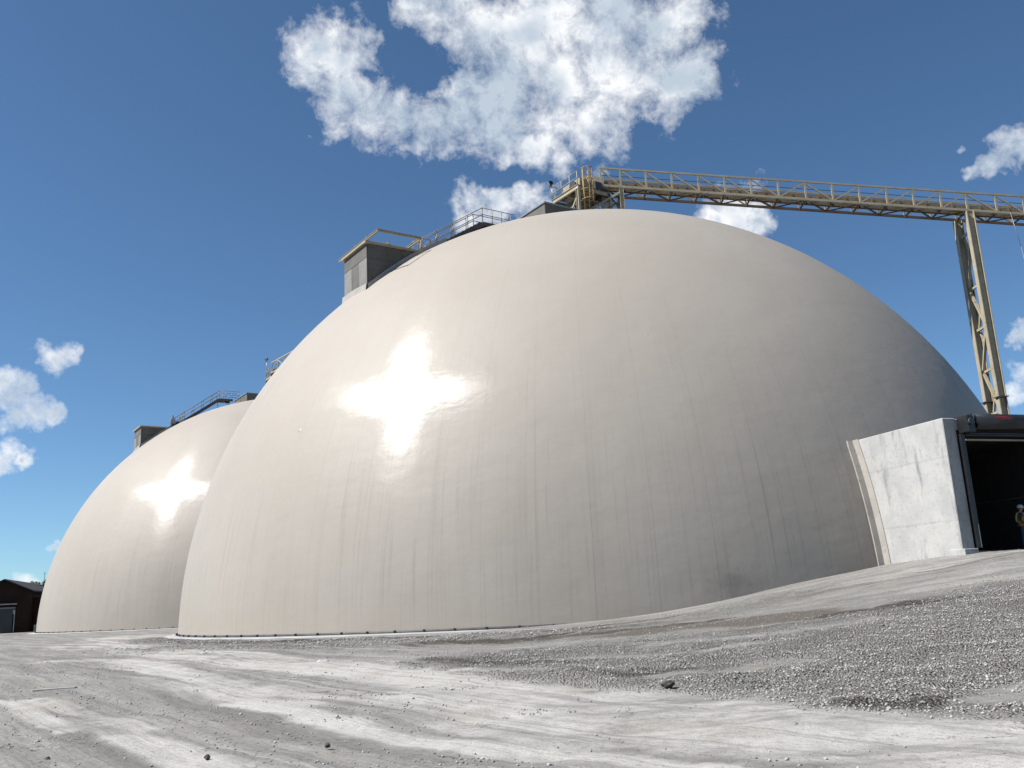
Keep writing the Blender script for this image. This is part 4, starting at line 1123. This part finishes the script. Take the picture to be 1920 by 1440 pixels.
MB().tube(V(-79.84, 155.72, 0), V(-79.84, 155.72, 9.3), .06, 6, .03).build('pole', 'dark_steel', ms_)
MB().bar(V(-80.1, 155.72, 8.9), V(-79.6, 155.72, 8.9), .04, .04).build('crossarm', 'dark_steel', ms_)

def tree(x, y, h, rw, label, seed):
    rg = np.random.default_rng(seed)
    root = thing('tree', label, 'tree', V(x, y, -.05), 'trees behind the brick shed')
    tb = MB(); tb.tube(V(x, y, -.3), V(x + .1, y, h * .5), .22, 8, .12)
    for k in range(7):
        a = rg.uniform(0, 6.28); z0 = h * rg.uniform(.3, .5)
        tb.tube(V(x + .05, y, z0), V(x + math.cos(a) * rw * .7, y + math.sin(a) * rw * .7, z0 + h * rg.uniform(.15, .35)), .08, 6, .02)
    tb.build('trunk', 'bark', root)
    cl = []
    for k in range(34):
        a = rg.uniform(0, 6.28); rr = rw * math.sqrt(rg.random()); zz_ = rg.uniform(.25, .93) * h
        lim = rw * math.sqrt(max(.05, 1 - ((zz_ / h - .5) / .52) ** 2))
        cl.append((x + math.cos(a) * min(rr, lim), y + math.sin(a) * min(rr, lim), zz_, rg.uniform(.5, 1.05) * h * .11))
    n = 5200
    ci = rg.integers(0, len(cl), n); cc = np.array(cl)[ci]
    dd = rg.normal(size=(n, 3)); dd /= np.linalg.norm(dd, axis=1)[:, None]
    c = cc[:, :3] + dd * cc[:, 3:4] * rg.uniform(.55, 1.1, (n, 1))
    u = rg.normal(size=(n, 3)); u /= np.linalg.norm(u, axis=1)[:, None]; w_ = np.cross(u, dd); w_ /= np.linalg.norm(w_, axis=1)[:, None] + 1e-9
    sz = rg.uniform(.09, .20, (n, 1))
    q = np.stack([c - u * sz, c + w_ * sz * .6, c + u * sz, c - w_ * sz * .6], 1).reshape(-1, 3)
    mb = MB(); mb.v = [tuple(p) for p in q]; mb.f = [(4 * i, 4 * i + 1, 4 * i + 2, 4 * i + 3) for i in range(n)]
    mb.build('crown', 'foliage', root, recalc=False)
for i, (x, y, h, rw, lb) in enumerate(((-82.5, 151, 7.3, 2.6, 'dark tree just right of the shed gable'), (-78.5, 149, 7.4, 2.8, 'dark tree in the middle of the row behind the annex'),
                                       (-75.4, 146, 7.3, 2.6, 'dark tree second from the farther dome behind the annex'), (-72.2, 143, 7.4, 2.8, 'dark tree closest to the edge of the farther dome'), (-85.5, 155, 7.2, 2.4, 'dark tree behind the shed roof slope'))):
    tree(x, y, h, rw, lb, 40 + i)
# wooded hill on the horizon
hx = np.linspace(-900, 900, 160); hv, hf = [], []
ridge = 26 + 10 * fbm(hx * .004, hx * 0 + 3.3, 4) * 2 + 4 * fbm(hx * .05, hx * 0 + 1.3, 3)
ridge = np.clip(ridge, 8, None)
for j, (yy, s) in enumerate(((740, 0), (770, .45), (800, .85), (830, 1.0), (900, .8), (1000, 0))):
    for i, x in enumerate(hx): hv.append((x, yy, ridge[i] * s * (1 + .06 * math.sin(i * 2.3 + j)) - 2))
for j in range(5):
    for i in range(159): hf.append((j * 160 + i, j * 160 + i + 1, (j + 1) * 160 + i + 1, (j + 1) * 160 + i))
mb = MB(); mb.v = hv; mb.f = hf
hill = mb.build('hill', 'hill_wood', smooth=True); hill['kind'] = 'structure'; hill['label'] = 'low wooded hill on the horizon at far left'

# ------------------------------------------------------------------ loose things on the yard
def rock(p, sx, sy, sz, mat, label, seed, name='rock'):
    rg = np.random.default_rng(seed); mb = MB(); mb.ball((0, 0, 0), 1, 9, 6)
    z0 = float(zg(p[0], p[1]))
    mb.v = [(p[0] + v[0] * sx * (1 + .3 * rg.uniform(-1, 1)), p[1] + v[1] * sy * (1 + .3 * rg.uniform(-1, 1)), z0 + sz * .45 + v[2] * sz * (1 + .25 * rg.uniform(-1, 1))) for v in mb.v]
    o = mb.build(name, mat); return tag(o, label, 'rock', 'loose rocks on the yard')
rock((2.21, 15.11), .10, .08, .06, 'stone_dark', 'dark lump of rock at the edge of the gravel bed', 1)
rock((-4.93, 23.2), .17, .10, .05, 'stone_pale', 'flat grey rock on the white dust in front of the nearer dome', 2)
rock((-9.86, 29.0), .16, .10, .05, 'stone_pale', 'pale rock lying near the left foot of the nearer dome', 3)
rock((-3.57, 10.75), .035, .03, .028, 'stone_dark', 'dark pebble at the bottom edge left of centre', 4)
rock((-2.32, 11.14), .035, .03, .028, 'stone_dark', 'dark pebble on the grey fines below the long white streak', 5)
rock((-5.59, 11.24), .030, .03, .022, 'stone_dark', 'dark pebble near the bottom left corner', 6)
pk = MB().obox(V(-9.66, 19.56, float(zg(-9.66, 19.56)) + .03), V(.42, .03, .004), V(-.004, .06, 0), V(0, 0, .02)).build('plank', 'wood', bevel=.006)
tag(pk, 'pale wooden plank lying on the grey yard at left', 'plank')

# crushed stone: uncountable, one object
def scatter(n, box, dens, smin, smax, rg):
    out = []
    tot = 0
    while tot < n:
        m_ = n * 3
        x = rg.uniform(box[0], box[1], m_); y = rg.uniform(box[2], box[3], m_)
        k = rg.random(m_) < dens(x, y); x, y = x[k], y[k]
        out.append(np.stack([x, y], 1)); tot += len(x)
    p = np.concatenate(out)[:n]
    s = smin * (smax / smin) ** (rg.random(n) ** 1.8)
    return np.c_[p, s]
rg = np.random.default_rng(21)
def dens_bed(x, y):
    g, _, _ = masks(x, y); return np.clip((g + fbm(x * 1.1, y * 1.1, 3) * 1.1 - .40) * 1.5, 0, 1)
def dens_road(x, y):
    _, du, _ = masks(x, y); return np.clip(.7 - du + fbm(x * .8, y * .8, 3) * .9, 0.02, 1)
st_ = np.concatenate([scatter(40000, (-3, 14, 9.5, 26.5), dens_bed, .006, .030, rg), scatter(8000, (-21, 3, 29, 54), dens_bed, .015, .045, rg), scatter(24000, (-16, 8, 7.5, 34), dens_road, .004, .026, rg), scatter(3000, (2, 19, 14, 36), dens_road, .008, .024, rg)])
# local relief so the stones sit on the modelled surface
def ground_z(x, y):
    r = np.hypot(x, y); a = np.degrees(np.arctan2(x, y))
    g, _, _ = masks(x, y); nr_ = np.clip(1.4 - r / 90, 0, 1); ra = (0.035 + 0.05 * np.clip(g * 1.6 - .5, 0, 1)) * nr_
    return zg(x, y) + fbm(x * 0.35, y * 0.35, 3) * 0.10 * nr_ + fbm(x * 1.7, y * 1.7, 4) * ra + fbm(x * 7, y * 7, 2) * ra * .35
oct_ = np.array([(1, 0, 0), (0, 1, 0), (-1, 0, 0), (0, -1, 0), (0, 0, 1), (0, 0, -1)], float)
of = np.array([(0, 1, 4), (1, 2, 4), (2, 3, 4), (3, 0, 4), (1, 0, 5), (2, 1, 5), (3, 2, 5), (0, 3, 5)])
n = len(st_)
sc3 = np.stack([rg.uniform(.7, 1.3, n), rg.uniform(.7, 1.3, n), rg.uniform(.5, .9, n)], 1) * st_[:, 2:3]
vv = oct_[None] * rg.uniform(.7, 1.25, (n, 6, 1)) * sc3[:, None] + rg.normal(0, .15, (n, 6, 3)) * st_[:, 2][:, None, None]
th = rg.uniform(0, 6.28, n); c_, s_ = np.cos(th), np.sin(th)
tilt = rg.normal(0, .35, n)
vx = vv[..., 0] * c_[:, None] - vv[..., 1] * s_[:, None]; vy = vv[..., 0] * s_[:, None] + vv[..., 1] * c_[:, None]; vz = vv[..., 2] + vx * np.sin(tilt)[:, None]
gzz = ground_z(st_[:, 0], st_[:, 1])
P_ = np.stack([vx + st_[:, 0:1], vy + st_[:, 1:2], vz + (gzz + sc3[:, 2] * .35)[:, None]], -1).reshape(-1, 3)
F_ = (of[None] + (np.arange(n) * 6)[:, None, None]).reshape(-1, 3)
me = bpy.data.meshes.new('gravel')
me.vertices.add(len(P_)); me.vertices.foreach_set('co', P_.ravel())
me.loops.add(F_.size); me.loops.foreach_set('vertex_index', F_.ravel().astype(np.int32))
me.polygons.add(len(F_)); me.polygons.foreach_set('loop_start', (np.arange(len(F_)) * 3).astype(np.int32))
me.update(calc_edges=True); me.materials.append(MATS['stone'])
gv = bpy.data.objects.new('gravel', me); COL.objects.link(gv)
gv['kind'] = 'stuff'; gv['label'] = 'grey crushed stone gravel strewn over the yard and ramp'; gv['category'] = 'gravel'
